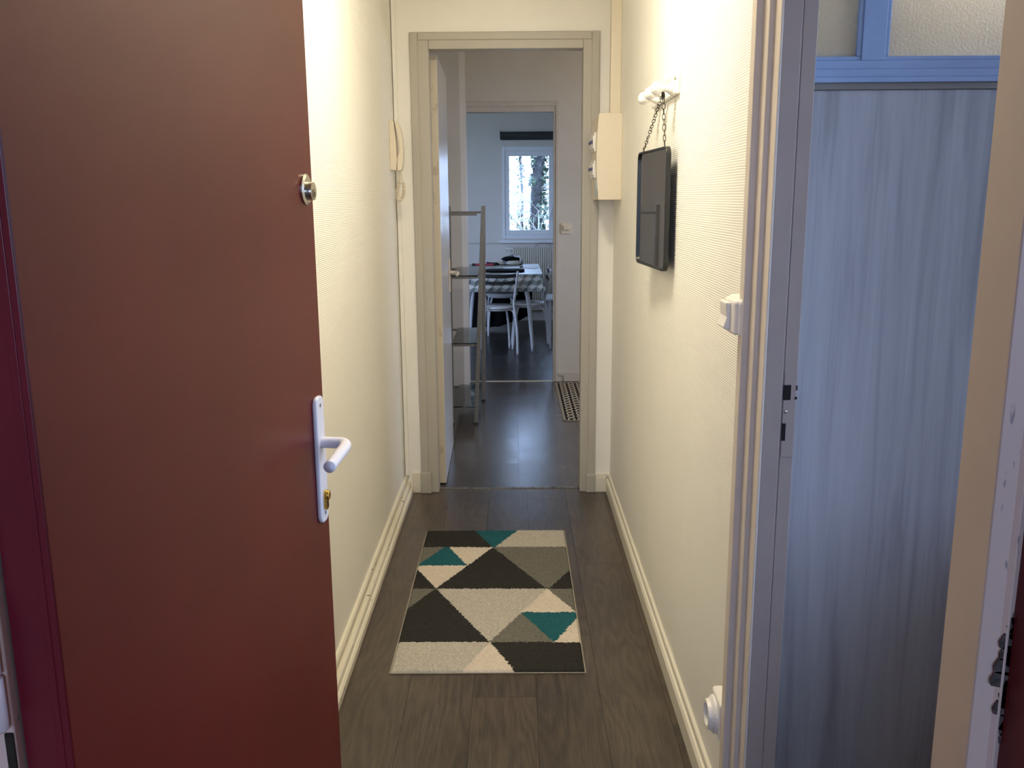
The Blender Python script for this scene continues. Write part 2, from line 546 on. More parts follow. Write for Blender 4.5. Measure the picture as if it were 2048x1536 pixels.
f1 = box_obj('floor', (XL, 0.81, -0.08), (XR, 4.235, -0.006), SUB, label='dark oak plank floor of the corridor', cat='floor', kind=ST)
L = 1.346
plank_floor(f1, plank_mesh(FLOORC, 'plank_corridor'), [
    (XL, -0.315, seq(3.05, L, .81, 4.235)), (-0.315, -0.128, seq(2.7, L, .81, 4.235)), (-0.128, 0.055, seq(2.341, L, .81, 4.235)),
    (0.055, 0.238, seq(4.06, L, .81, 4.235)), (0.238, 0.42, seq(3.3, L, .81, 4.235)), (0.42, XR, seq(2.2, L, .81, 4.235))], 0.81, 4.235, L)
f2 = box_obj('floor', (-1.0, 4.235, -0.08), (2.6, 6.865, -0.006), SUB, label='dark grey vinyl plank floor of the middle hall', cat='floor', kind=ST)
rows = []
for i in range(-3, 8):
    x0 = 0.016 + 0.37 * i; x1 = x0 + 0.37
    x0 = max(x0, -1.0); x1 = min(x1, 2.6)
    if x1 > x0: rows.append((x0, x1, seq(4.468 if i == 0 else (4.652 if i == -1 else 4.3 + .31 * ((i * 7) % 4)), 1.22, 4.235, 6.865)))
plank_floor(f2, plank_mesh(FLOORH, 'plank_hall'), rows, 4.235, 6.865, 1.2)
f3 = box_obj('floor', (-2.1, 6.865, -0.08), (1.4, YW, -0.006), SUB, label='dark plank floor of the kitchen', cat='floor', kind=ST)
rows = []
x = -2.1; k = 0
while x < 1.4 - 1e-4:
    x1 = min(x + 0.185, 1.4)
    rows.append((x, x1, seq(7.3 + .37 * ((k * 5) % 3), 1.22, 6.865, YW))); x = x1; k += 1
plank_floor(f3, plank_mesh(FLOORK, 'plank_kitchen'), rows, 6.865, YW, 1.2)

# ---- skirting
b = nb()
prism(b, [(XR, 1.714, 0), (XR - 0.019, 1.714, 0), (XR - 0.019, 1.714, 0.056), (XR - 0.014, 1.714, 0.066), (XR - 0.009, 1.714, 0.067), (XR - 0.009, 1.714, 0.085), (XR - 0.004, 1.714, 0.09), (XR, 1.714, 0.09)], (0, YE - 1.714, 0))
obj('baseboard_right', b, TRIM, bevel=0.002, label='cream stepped skirting board along the right corridor wall', cat='skirting', kind=ST)
b = nb()
prism(b, [(XL, 0.85, 0), (-0.497, 0.85, 0), (-0.497, 0.85, 0.024), (-0.503, 0.85, 0.032), (-0.506, 0.85, 0.032), (-0.509, 0.85, 0.048), (-0.516, 0.85, 0.056), (-0.519, 0.85, 0.055), (-0.527, 0.85, 0.053), (-0.527, 0.85, 0.058), (-0.5225, 0.85, 0.0605), (-0.5225, 0.85, 0.078), (-0.527, 0.85, 0.086), (XL, 0.85, 0.088)], (0, YE - 0.85, 0))
obj('baseboard_left', b, TRIMOLD, bevel=0.0015, label='worn cream skirting with chipped paint along the left wall', cat='skirting', kind=ST)
boxes_obj('trim_1', [((0.383, YE - 0.016, 0), (0.437, YE, 0.076)), ((0.383, YE - 0.010, 0.076), (0.455, YE, 0.09))], TRIM, bevel=0.002, label='short white skirting piece right of the end doorway', cat='skirting', kind=ST)
box_obj('trim_2', (-0.497, YE - 0.012, 0), (-0.457, YE, 0.10), TRIMOLD, bevel=0.002, label='short chipped skirting piece left of the end doorway', cat='skirting', kind=ST)
box_obj('trim_3', (-0.532, YE - 0.02, 0.09), (-0.514, YE, ZC), WALL, bevel=0.003, label='thin cable trunking in the left corner of the end wall', cat='trim', kind=ST)
box_obj('trim_4', (0.410, 3.975, 1.742), (XR, 4.02, ZC), PLASTICW, bevel=0.003, label='cream cable trunking rising from the meter box', cat='trim', kind=ST)
boxes_obj('trim_5', [((0.375, YK - 0.016, 0), (2.6, YK, 0.045)), ((0.333, YK - 0.010, 0.045), (2.6, YK, 0.072))], FRAMEK, bevel=0.003, label='pale skirting along the hall wall right of the kitchen doorway', cat='skirting', kind=ST)
box_obj('trim_6', (-2.1, YW - 0.015, 0), (1.4, YW, 0.09), FRAMEK, bevel=0.003, label='pale skirting under the radiator on the kitchen window wall', cat='skirting', kind=ST)
box_obj('trim_7', (-2.1, YW - 0.012, 0.885), (-0.13, YW, 0.905), FRAMEK, bevel=0.003, label='thin horizontal wall trim left of the kitchen window', cat='trim', kind=ST)

# ---- end doorway frame and the door leaf standing open in the hall
fr = thing('trim_8', (-0.03, YE, 0), 'grey-beige painted door frame at the end of the corridor', 'door frame', kind=ST)
boxes_obj('casing', [((-0.456, YE - 0.014, 0), (-0.420, YE, 2.112)), ((0.347, YE - 0.014, 0), (0.382, YE, 2.112)), ((-0.420, YE - 0.014, 2.078), (0.347, YE, 2.112))], FRAMEG, fr, 0.004)
boxes_obj('jamb', [((-0.430, YE - 0.008, 0), (-0.373, YE2 - 0.03, 2.085)), ((0.309, YE - 0.008, 0), (0.36, YE2 - 0.03, 2.085)), ((-0.373, YE - 0.008, 2.041), (0.309, YE2 - 0.03, 2.085))], FRAMEG, fr, 0.003)
boxes_obj('jamb', [((-0.430, YE2 - 0.03, 0), (-0.388, YE2, 2.085)), ((0.324, YE2 - 0.03, 0), (0.36, YE2, 2.085))], FRAMEG, fr, 0.002)
box_obj('plinth_block', (-0.457, YE - 0.026, 0), (-0.408, YE - 0.008, 0.104), FRAMEG, fr, 0.004)
box_obj('plinth_block', (0.340, YE - 0.026, 0), (0.383, YE - 0.008, 0.090), FRAMEG, fr, 0.004)
box_obj('trim_9', (-0.373, 4.226, -0.004), (0.309, 4.246, 0.005), plain('worn_threshold_metal', (128, 122, 116), 0.3, 0.9, 0.5, 0.5, 30), bevel=0.003, label='shiny metal threshold strip in the end doorway', cat='threshold', kind=ST)
box_obj('trim_10', (-0.357, 6.845, -0.004), (0.295, 6.872, 0.005), plain('pale_threshold', (200, 194, 184), 0.4, 0.3), bevel=0.003, label='pale threshold strip in the kitchen doorway', cat='threshold', kind=ST)

fr = thing('trim_11', (-0.03, YK, 0), 'pale painted door frame of the kitchen doorway', 'door frame', kind=ST)
boxes_obj('casing', [((-0.395, YK - 0.012, 0), (-0.372, YK, 2.085)), ((0.310, YK - 0.012, 0), (0.331, YK, 2.085)), ((-0.372, YK - 0.012, 2.052), (0.310, YK, 2.085))], FRAMEK, fr, 0.003)
boxes_obj('jamb', [((-0.376, YK - 0.004, 0), (-0.357, YK2, 2.053)), ((0.295, YK - 0.004, 0), (0.311, YK2, 2.053)), ((-0.357, YK - 0.004, 2.013), (0.295, YK2, 2.053))], FRAMEK, fr, 0.002)

ang = math.atan2(-0.012, 0.74)
d2 = thing('door_2', (-0.366, 4.29, 0), 'white glossy interior door standing open into the hall', 'door', kind=ST)
rotd = Matrix.Rotation(math.radians(1.0), 3, 'Z')
pv = Vector((-0.346, 4.295, 0))
b = nb(); bx(b, (-0.386, 4.295, 0.008), (-0.346, 5.045, 2.034), rotd, pv)
obj('leaf', b, CORDOOR, d2, 0.002)
b = nb(); bx(b, (-0.384, 4.2945, 0.01), (-0.348, 4.2965, 2.03), rotd, pv)
obj('edge_paint', b, mat_chipped('runny_edge_paint', (208, 196, 174), (190, 177, 154), 0.60, 26, (1, 1, .4)), d2, label='door edge with runs of cream paint')
hp = nb(); bx(hp, (-0.346, 4.93, 0.895), (-0.340, 4.965, 1.075), rotd, pv)
hpl = obj('handle_plate', hp, PLASTICW, d2, 0.004)
b = nb(); v = tube(b, smooth_path([(-0.345, 4.945, 1.0), (-0.312, 4.945, 1.0), (-0.300, 4.93, 1.0), (-0.298, 4.84, 0.997)], 5), 0.0095)
bmesh.ops.rotate(b, verts=v, cent=pv, matrix=rotd)
obj('lever', b, PLASTICW, d2, smooth=True)

# chamfered pillar beside the kitchen doorway
b = nb()
prism(b, [(-0.60, 6.66, 0), (-0.381, 6.66, 0), (-0.345, 6.70, 0), (-0.345, 6.85, 0), (-0.60, 6.85, 0)], (0, 0, ZC))
obj('wall_pillar', b, WALLG, bevel=0.006, label='grey-beige boxed pillar with a bevelled corner left of the kitchen doorway', cat='pillar', kind=ST)

# ---- side doorway on the right
fr = thing('trim_12', (0.455, 1.62, 0), 'cream moulded casing of the side doorway in the right wall', 'door casing', kind=ST)
b = nb()
# stepped casing section on the corridor face, standing proud at its outer edge
prism(b, [(XR, 1.714, 0), (XR - 0.024, 1.714, 0), (XR - 0.027, 1.710, 0), (XR - 0.027, 1.686, 0), (XR - 0.0265, 1.682, 0), (XR - 0.0145, 1.681, 0), (XR - 0.014, 1.679, 0), (XR - 0.014, 1.648, 0), (XR - 0.0135, 1.645, 0), (XR - 0.005, 1.644, 0), (XR - 0.0045, 1.642, 0), (XR - 0.0045, 1.604, 0), (XR, 1.604, 0)], (0, 0, 2.10))
obj('casing', b, CASING, fr, 0.0008)
b = nb(); bx(b, (XR - 0.001, 0.815, 0), (XR + 0.05, 0.886, 2.10))
obj('casing', b, plain('beige_casing_paint', (206, 190, 176), 0.5, 0, 0.4, 0.03, 10), fr, 0.002)
b = nb()
bx(b, (XR, 1.6045, 0), (0.4865, 1.655, 2.05)); bx(b, (0.4895, 1.608, 0), (0.514, 1.655, 2.05)); bx(b, (0.4860, 1.6095, 0), (0.4900, 1.655, 2.05))
bx(b, (XR, 0.886, 2.05), (0.514, 1.655, 2.09))
obj('jamb', b, JAMB, fr, 0.001)
sk = box_obj('strike_plate', (0.4905, 1.6065, 0.925), (0.5135, 1.6085, 1.085), JAMB, fr, 0.0008)
box_obj('latch_hole', (0.4895, 1.6055, 1.034), (0.5030, 1.6083, 1.062), DARK, sk, label='dark latch hole')
box_obj('bolt_slot', (0.4900, 1.6055, 0.957), (0.4970, 1.6083, 0.990), DARK, sk, label='dark bolt slot')
b = nb(); lathe(b, [(0.0030, 0), (0.0030, 0.0012), (0.001, 0.0016)], (0.4955, 1.6066, 1.012), (0, -1, 0), 12)
obj('screw', b, STEEL, sk, smooth=True)
b = nb(); bx(b, (0.5125, 1.6055, 1.052), (0.5145, 1.6083, 1.061)); bx(b, (0.5110, 1.6055, 1.035), (0.5145, 1.6083, 1.040))
obj('chip', b, DARK, sk, label='dark chipped notch')

# ---- partition with a frosted transom in the side room
PY = 1.86
pt = thing('wall_partition', (1.2, PY, 0), 'pale wood-effect partition with a frosted glass transom in the side room', 'partition', kind=ST)
box_obj('panel', (0.525, PY, 0), (1.25, PY + 0.03, 1.603), PANELW, pt, 0.001)
box_obj('strip', (0.525, PY - 0.004, 1.6035), (1.25, PY + 0.03, 1.6165), GREYSTRIP, pt, 0.001)
boxes_obj('transom_frame', [((0.525, PY - 0.010, 1.6165), (1.25, PY + 0.04, 1.6265)), ((0.525, PY - 0.005, 1.6265), (1.25, PY + 0.04, 1.642)), ((0.525, PY - 0.0, 1.642), (1.25, PY + 0.035, 1.659)),
                            ((0.684, PY, 1.659), (0.730, PY + 0.035, 2.5)), ((0.525, PY, 2.42), (1.25, PY + 0.035, 2.5))], BLUEF, pt, 0.0015)
b = nb()
for (a, c) in ((0.525, 0.684), (0.730, 1.25)):
    bx(b, (a, PY + 0.004, 1.659), (c, PY + 0.03, 1.667))
    bx(b, (a, PY + 0.004, 1.667), (a + 0.008, PY + 0.03, 2.42)); bx(b, (c - 0.008, PY + 0.004, 1.667), (c, PY + 0.03, 2.42))
obj('glazing_bead', b, BLUEF, pt, 0.0015)
for (a, c) in ((0.525, 0.684), (0.730, 1.25)):
    box_obj('pane', (a + 0.004, PY + 0.014, 1.664), (c - 0.004, PY + 0.018, 2.42), FROST, pt)

# ---- front doorway, seen from just outside it
ef = thing('door_3', (0, 0.80, 0), 'worn pinkish-white front door frame with ragged paint beside the red reveal', 'door frame', kind=ST)
b = nb()
prism(b, [(XR - 0.0008, 0.8152, 0), (0.470, 0.808, 0), (0.474, 0.803, 0), (0.480, 0.806, 0), (0.60, 0.806, 0), (0.60, 0.818, 0)], (0, 0, 2.10))
obj('jamb', b, WORN, ef, 0.001, label='right jamb with ragged pinkish-white paint')
b = nb()
# red painted reveal towards the landing, its inner line slightly uneven
pts = []
for i in range(41):
    z = 2.10 * i / 40
    pts.append((0.4795 + 0.0022 * noise.noise(Vector((z * 9, 3.1, 0))), z))
v0 = []; v1 = []; v2 = []
for xx, z in pts:
    v0.append(b.verts.new((xx, 0.8055, z))); v1.append(b.verts.new((xx + 0.004, 0.60, z))); v2.append(b.verts.new((0.60, 0.8055, z)))
for i in range(40):
    b.faces.new((v0[i], v0[i + 1], v1[i + 1], v1[i])); b.faces.new((v0[i], v2[i], v2[i + 1], v0[i + 1])); b.faces.new((v1[i], v1[i + 1], v2[i + 1], v2[i]))
b.faces.new((v0[0], v1[0], v2[0])); b.faces.new((v0[-1], v2[-1], v1[-1]))
obj('reveal', b, mat_red_door('dark_red_reveal_paint', (96, 22, 26), 0.5), ef, label='dark red painted reveal')
box_obj('jamb', (-0.60, 0.795, 0), (-0.494, 0.835, 2.10), WORN, ef, 0.002, label='left jamb with chipped white paint')
b = nb()
rw = random.Random(4)
for k in range(15):      # bare wood showing where the paint has broken away along the red edge
    z0 = 0.868 + 0.009 * k + rw.uniform(-.004, .004); w_ = rw.uniform(.002, .011) * (0.5 + math.sin(k / 14 * PI))
    x0 = 0.4795 - w_
    prism(b, [(x0, 0.8052, z0), (0.4815, 0.8052, z0 - .004), (0.4815, 0.8052, z0 + .014), (x0 + .003, 0.8052, z0 + .015), (x0 - .001, 0.8052, z0 + .006)], (0, -0.0012, 0))
obj('bare_wood', b, plain('dark_bare_wood', (92, 80, 76), 0.9, 0, 0.2, 0.4, 160), ef, label='dark splintered wood where paint is missing', kind='stuff')
for z0 in (0.30, 1.78):
    b = nb(); lathe(b, [(0.007, 0), (0.009, 0.004), (0.009, 0.088), (0.007, 0.092)], (-0.497, 0.786, z0), (0, 0, 1), 14)
    obj('hinge', b, WORN, ef, smooth=True)
b = nb(); lathe(b, [(0.0065, 0), (0.0092, 0.003), (0.0092, 0.055), (0.0075, 0.0565)], (-0.5025, 0.786, 0.896), (0, 0, 1), 16)
lathe(b, [(0.0075, 0), (0.0092, 0.0015), (0.0092, 0.064), (0.0065, 0.067)], (-0.5035, 0.786, 0.9545), (0, 0, 1), 16)
obj('hinge', b, plain('white_painted_hinge', (226, 206, 204), 0.4, 0, 0.4, 0.04, 60), ef, smooth=True)
box_obj('dark_gap', (-0.5035, 0.7925, 0.842), (-0.4945, 0.7955, 0.889), plain('dark_green_grey_gap', (50, 46, 38), 0.9, 0, 0.2, 0.3, 60), ef, 0.002, label='dark bare gap below the hinge')

hx, hy = -0.441, 0.80
tx, ty = -0.356, 1.625
dv = Vector((tx - hx, ty - hy, 0)); dl = dv.length; dv.normalize()
dn = Vector((dv.y, -dv.x, 0))          # outward face normal, towards the corridor
Mx = Matrix(((dv.x, dn.x, 0, hx), (dv.y, dn.y, 0, hy), (0, 0, 1, 0), (0, 0, 0, 1)))   # u along door, n out of face, z up
door = thing('door_1', (hx, hy, 0), 'dark red front door standing open along the left wall', 'door', kind=ST)


def dobj(name, b, mat, parent, **kw):
    bmesh.ops.transform(b, matrix=Mx, verts=b.verts[:])
    return obj(name, b, mat, parent, **kw)


b = nb(); bx(b, (0, -0.05, 0.01), (dl, 0, 2.05))
dobj('leaf', b, REDDOOR, door, bevel=0.0015)
b = nb(); bx(b, (-0.0012, -0.0495, 0.01), (0.0, -0.001, 2.049))
bx(b, (-0.0020, -0.016, 0.01), (0.0, -0.008, 2.049))
dobj('hinge_edge', b, REDEDGE, door, bevel=0.0006, label='crimson painted hinge edge')
# lever plate
def uz(px_u, z): return px_u
PU = dl - 0.043
plate_lo, plate_hi = 0.815, 1.052


def rounded_plate(b, u0, u1, z0, z1, n0, n1, r, k=6):
    pts = []
    for (cu, cz, a0) in ((u1 - r, z1 - r, 0), (u0 + r, z1 - r, 90), (u0 + r, z0 + r, 180), (u1 - r, z0 + r, 270)):
        for i in range(k + 1):
            a = math.radians(a0 + 90 * i / k)
            pts.append((cu + r * math.cos(a), n0, cz + r * math.sin(a)))
    return prism(b, pts, (0, n1 - n0, 0))


b = nb(); rounded_plate(b, PU - 0.021, PU + 0.021, plate_lo, plate_hi, 0.0, 0.0085, 0.016)
pl = dobj('handle_plate', b, HANDLEM, door, bevel=0.003, label='long white handle plate')
b = nb(); lathe(b, [(0.0035, 0), (0.0035, 0.0009)], (PU, 0.0082, plate_hi - 0.017), (0, 1, 0), 12); lathe(b, [(0.0035, 0), (0.0035, 0.0009)], (PU, 0.0082, plate_lo + 0.017), (0, 1, 0), 12)
dobj('screw', b, plain('grey_screw', (120, 116, 116), 0.4, 0.5), pl)
zl = 0.966
b = nb()
tube(b, smooth_path([(PU, 0.008, zl), (PU, 0.034, zl), (PU - 0.004, 0.050, zl), (PU - 0.022, 0.058, zl - 0.001), (PU - 0.060, 0.0585, zl - 0.004), (PU - 0.118, 0.058, zl - 0.010)], 6), 0.0105, 16)
dobj('lever', b, HANDLEM, pl, bevel=0.0, smooth=True, label='white bent lever handle')
b = nb(); rounded_plate(b, PU - 0.0085, PU + 0.0085, 0.838, 0.876, 0.008, 0.0135, 0.008)
cy = dobj('lock_cylinder', b, BRASS, pl, bevel=0.001, label='brass key cylinder')
b = nb(); lathe(b, [(0.0075, 0), (0.0085, 0.003), (0.0085, 0.006), (0.0065, 0.0068)], (PU, 0.0110, 0.866), (0, 1, 0), 20)
dobj('lock_plug', b, BRASS, pl, smooth=True)
b = nb(); bx(b, (PU - 0.001, 0.0170, 0.862), (PU + 0.001, 0.0180, 0.870)); bx(b, (PU - 0.003, 0.0134, 0.842), (PU + 0.003, 0.0140, 0.856))
dobj('keyhole', b, DARK, pl)
# upper lock rosette
UU = dl - 0.034; ZU = 1.416
b = nb(); lathe(b, [(0.0265, 0), (0.0265, 0.003), (0.022, 0.0055), (0.0, 0.0056)], (UU - 0.004, 0, ZU), (0, 1, 0), 32)
ro = dobj('rosette', b, STEEL, door, smooth=False, label='oval steel lock rosette')
b = nb(); lathe(b, [(0.0155, 0), (0.0160, 0.006), (0.0155, 0.0095), (0.0, 0.0096)], (UU, 0.004, ZU - 0.003), (0, 1, 0), 28)
dobj('lock_cylinder', b, STEEL, ro)
b = nb(); lathe(b, [(0.0078, 0), (0.0078, 0.0012), (0.0, 0.0013)], (UU, 0.0132, ZU - 0.007), (0, 1, 0), 20)
dobj('lock_plug', b, plain('dull_plug', (140, 132, 112), 0.35, 0.9), ro)
b = nb(); bx(b, (UU - 0.0012, 0.0143, ZU - 0.011), (UU + 0.0012, 0.0148, ZU - 0.004)); lathe(b, [(0.0022, 0), (0.0022, 0.001)], (UU - 0.0225, 0.0048, ZU + 0.001), (0, 1, 0), 10)
dobj('keyhole', b, DARK, ro)

# ------------------------------------------------------------------ wall fittings in the corridor
# intercom handset on the left wall
ic = thing('intercom_handset', (XL, 4.03, 1.5), 'cream intercom telephone with coiled cord on the left wall by the end doorway', 'intercom')
b = nb(); prism(b, [(XL, 4.00, 1.520), (XL + 0.026, 4.00, 1.518), (XL + 0.030, 4.00, 1.560), (XL + 0.028, 4.00, 1.640), (XL + 0.020, 4.00, 1.7265), (XL, 4.00, 1.7265)], (0, 0.085, 0))
obj('base', b, PLASTICW, ic, 0.003)
b = nb()
hs = [(XL + 0.022, 1.7265), (XL + 0.038, 1.724), (XL + 0.050, 1.690), (XL + 0.057, 1.640), (XL + 0.058, 1.590), (XL + 0.055, 1.548), (XL + 0.048, 1.518), (XL + 0.029, 1.517), (XL + 0.031, 1.570), (XL + 0.040, 1.600), (XL + 0.0415, 1.640), (XL + 0.033, 1.672)]
prism(b, [(x_, 4.005, z_) for x_, z_ in hs], (0, 0.05, 0))
obj('handset', b, PLASTICW, ic, 0.003)
b = nb()
pth = smooth_path([(XL + 0.033, 4.03, 1.520), (XL + 0.036, 4.03, 1.485), (XL + 0.028, 4.03, 1.450), (XL + 0.024, 4.03, 1.420), (XL + 0.026, 4.03, 1.398), (XL + 0.038, 4.03, 1.394), (XL + 0.050, 4.03, 1.415), (XL + 0.053, 4.03, 1.445), (XL + 0.048, 4.03, 1.478), (XL + 0.042, 4.03, 1.520)], 12)
coil = []
tot = len(pth)
for i in range(tot * 5):
    s_ = i / 5.0; j = min(int(s_), tot - 2); f_ = s_ - j
    p = pth[j].lerp(pth[j + 1], min(f_, 1)); t = (pth[j + 1] - pth[j]).normalized()
    if s_ < tot * 0.14 or s_ > tot * 0.86: r_ = 0.0004
    else: r_ = 0.0064
    a = Vector((0, 1, 0)); c = t.cross(a).normalized()
    th = 2 * PI * i / 12.0
    coil.append(p + a * math.cos(th) * r_ + c * math.sin(th) * r_)
tube(b, coil, 0.0021, 5)
obj('coiled_cord', b, PLASTICW, ic, smooth=True)

# meter box on the right wall
mb = thing('fuse_box', (XR, 4.02, 1.387), 'cream fuse box with breaker switches on the right wall beside the end doorway', 'fuse box')
b = nb()
prism(b, [(XR, 3.89, 1.387), (0.356, 3.89, 1.387), (0.351, 3.89, 1.45), (0.347, 3.89, 1.53), (0.347, 3.89, 1.60), (0.350, 3.89, 1.67), (0.356, 3.89, 1.741), (XR, 3.89, 1.741)], (0, 0.27, 0))
obj('housing', b, PLASTICW, mb, 0.003)
for (z0, z1) in ((1.590, 1.668), (1.480, 1.552)):
    rowp = box_obj('breaker_row', (0.342, 3.95, z0), (0.352, 4.13, z1), PLASTIC, mb, 0.002)
    for k in range(5):
        y0 = 3.955 + 0.035 * k
        box_obj('breaker', (0.337, y0, z0 + 0.012), (0.343, y0 + 0.031, z1 - 0.012), PLASTIC, rowp, 0.002)
        box_obj('toggle', (0.331, y0 + 0.008, (z0 + z1) / 2 - 0.004), (0.338, y0 + 0.023, (z0 + z1) / 2 + 0.008), plain('blue_toggle', (70, 76, 120), 0.4), rowp, 0.002, label='blue breaker toggle')
box_obj('label_strip', (0.3475, 3.905, 1.405), (0.351, 3.94, 1.470), plain('pale_blue_label', (176, 196, 206), 0.5), mb)

# coat hook rail with three round knobs
hr = thing('coat_rack', (XR, 2.72, 1.70), 'white coat rack with three round knobs on the right wall', 'coat rack')
b = nb(); bx(b, (XR - 0.012, 2.565, 1.675), (XR, 3.015, 1.731))
obj('rail', b, plain('white_gloss_wood', (246, 242, 234), 0.25, 0, 0.5, 0.01), hr, 0.004)
KN = plain('white_gloss_knob', (248, 245, 238), 0.2, 0, 0.55, 0.01)
knob_prof = [(0.0225, 0.0), (0.0215, 0.006), (0.014, 0.020), (0.0105, 0.030), (0.011, 0.040), (0.016, 0.049), (0.0205, 0.058), (0.0215, 0.066), (0.0200, 0.075), (0.0155, 0.083), (0.0085, 0.0885), (0.0, 0.090)]
kys = (2.625, 2.755, 2.885)
for ky in kys:
    b = nb(); lathe(b, [(r_ * 0.88, h_ * 0.68) for r_, h_ in knob_prof], (XR - 0.011, ky, 1.695), (-1, 0, 0), 28)
    obj('knob', b, KN, hr, smooth=True)
for ky in (2.575, 3.0):
    b = nb(); lathe(b, [(0.005, 0), (0.005, 0.002), (0.002, 0.003)], (XR - 0.012, ky, 1.716), (-1, 0, 0), 12)
    obj('screw', b, STEEL, hr, smooth=True)

# mirror hanging by its chain
yaw = math.radians(3.6)
mdir = Vector((-math.sin(yaw), math.cos(yaw), 0))     # along the mirror, away from the camera
nrm = Vector((-math.cos(yaw), -math.sin(yaw), 0))     # facing out
near = Vector((0.426, 2.565, 0))
MW = 0.405
mz0, mz1 = 1.190, 1.537
Mm = Matrix(((mdir.x, nrm.x, 0, near.x), (mdir.y, nrm.y, 0, near.y), (0, 0, 1, 0), (0, 0, 0, 1)))
mir = thing('mirror', (near.x, near.y + MW / 2, mz0), 'black framed mirror hanging by a chain below the coat rack', 'mirror')


def mobj(name, b, mat, **kw):
    bmesh.ops.transform(b, matrix=Mm, verts=b.verts[:])
    return obj(name, b, mat, mir, **kw)


def rr(u0, u1, z0, z1, r, k=6):
    pts = []
    for (cu, cz, a0) in ((u1 - r, z1 - r, 0), (u0 + r, z1 - r, 90), (u0 + r, z0 + r, 180), (u1 - r, z0 + r, 270)):
        for i in range(k + 1):
            a = math.radians(a0 + 90 * i / k)
            pts.append((cu + r * math.cos(a), cz + r * math.sin(a)))
    return pts


b = nb()
outer = rr(0, MW, mz0, mz1, 0.026); inner = rr(0.006, MW - 0.006, mz0 + 0.006, mz1 - 0.006, 0.021)
N = len(outer)
loops = []
for pts_, nn in ((outer, -0.010), (outer, 0.004), (inner, 0.004), (inner, -0.002)):
    loops.append([b.verts.new((u, nn, z)) for u, z in pts_])
for a in range(3):
    for i in range(N):
        b.faces.new((loops[a][i], loops[a][(i + 1) % N], loops[a + 1][(i + 1) % N], loops[a + 1][i]))
b.faces.new(loops[0])
mobj('frame', b, BLACKM, bevel=0.0012)
b = nb(); prism(b, [(u, -0.008, z) for u, z in inner], (0, 0.006, 0))
mobj('glass', b, MIRROR)
# chain: two runs of links from the nearest knob's neck to the frame top
kn = Vector((XR - 0.011 - 0.026, kys[0], 1.683))
for uu in (0.055, MW - 0.055):
    e = Mm @ Vector((uu, -0.003, mz1 + 0.002))
    run = (kn - e); n_l = int(run.length / 0.0158)
    t = run.normalized()
    for i in range(n_l + 1):
        c = e + run * ((i + 0.5) / (n_l + 1))
        side = Vector((1, 0, 0)) if i % 2 else t.cross(Vector((1, 0, 0))).normalized()
        side = (side - t * side.dot(t)).normalized()
        # links lie at slightly different twists
        q = Matrix.Rotation(0.5 * math.sin(i * 1.7), 3, t)
        side = q @ side
        b = nb()
        pts = []
        for k in range(12):
            a = 2 * PI * k / 12
            ca, sa = math.cos(a), math.sin(a)
            pts.append(c + t * (0.0044 * sa + 0.0045 * (1 if sa > 0 else -1) * (1 if abs(sa) > 0.2 else 0)) + side * 0.0046 * ca)
        tube(b, pts, 0.0010, 5, closed=True)
        obj('chain_link', b, CHAINM, mir, smooth=True)
b = nb(); lathe(b, [(0.0035, 0), (0.0045, 0.002), (0.0045, 0.012), (0.0035, 0.014)], kn + Vector((0.0, -0.004, -0.012)), (0, 0.2, 1), 10)
obj('chain_link', b, CHAINM, mir, smooth=True)

# light switch and socket beside the side doorway
sw = thing('light_switch', (XR, 1.745, 1.172), 'white surface-mounted rocker light switch beside the side doorway', 'light switch')
b = nb()
bx(b, (XR - 0.032, 1.6835, 1.136), (XR, 1.795, 1.210))
obj('box', b, PLASTIC, sw, 0.010, seg=3)
b = nb()
prism(b, [(XR - 0.028, 1.690, 1.140), (XR - 0.039, 1.698, 1.140), (XR - 0.042, 1.740, 1.140), (XR - 0.039, 1.782, 1.140), (XR - 0.028, 1.790, 1.140)], (0, 0, 0.066))
obj('cover', b, PLASTIC, sw, 0.006, seg=3)
b = nb()
prism(b, [(XR - 0.040, 1.722, 1.146), (XR - 0.054, 1.722, 1.150), (XR - 0.047, 1.722, 1.172), (XR - 0.050, 1.722, 1.200), (XR - 0.040, 1.722, 1.200)], (0, 0.058, 0))
obj('rocker', b, PLASTIC, sw, 0.003)
so = thing('wall_socket', (XR, 1.765, 0.275), 'white surface-mounted power socket low on the right wall by the skirting', 'socket')
b = nb(); bx(b, (XR - 0.028, 1.7145, 0.262), (XR, 1.800, 0.352))
obj('box', b, PLASTIC, so, 0.008, seg=3)
b = nb(); lathe(b, [(0.042, 0), (0.040, 0.008), (0.033, 0.014), (0.031, 0.022), (0.024, 0.022), (0.023, 0.010), (0.0, 0.010)], (XR - 0.024, 1.768, 0.300), (-1, 0, 0), 28)
obj('cover', b, PLASTIC, so)
b = nb(); lathe(b, [(0.0028, 0), (0.0028, 0.006)], (XR - 0.033, 1.768, 0.312), (-1, 0, 0), 10)
lathe(b, [(0.0028, 0), (0.0028, 0.002)], (XR - 0.033, 1.758, 0.297), (-1, 0, 0), 10); lathe(b, [(0.0028, 0), (0.0028, 0.002)], (XR - 0.033, 1.778, 0.297), (-1, 0, 0), 10)
obj('contact', b, DARK, so)

# bulb fitting that lights the corridor, above the frame
wl = thing('wall_lamp', (XR, 2.35, 2.28), 'small white bare-bulb lamp holder high on the right corridor wall', 'lamp')
b = nb(); lathe(b, [(0.045, 0), (0.045, 0.012), (0.03, 0.02), (0.012, 0.024), (0.012, 0.20), (0.02, 0.205), (0.02, 0.25), (0.0, 0.25)], (XR, 2.35, 2.30), (-1, 0, 0), 20)
obj('holder', b, PLASTIC, wl)

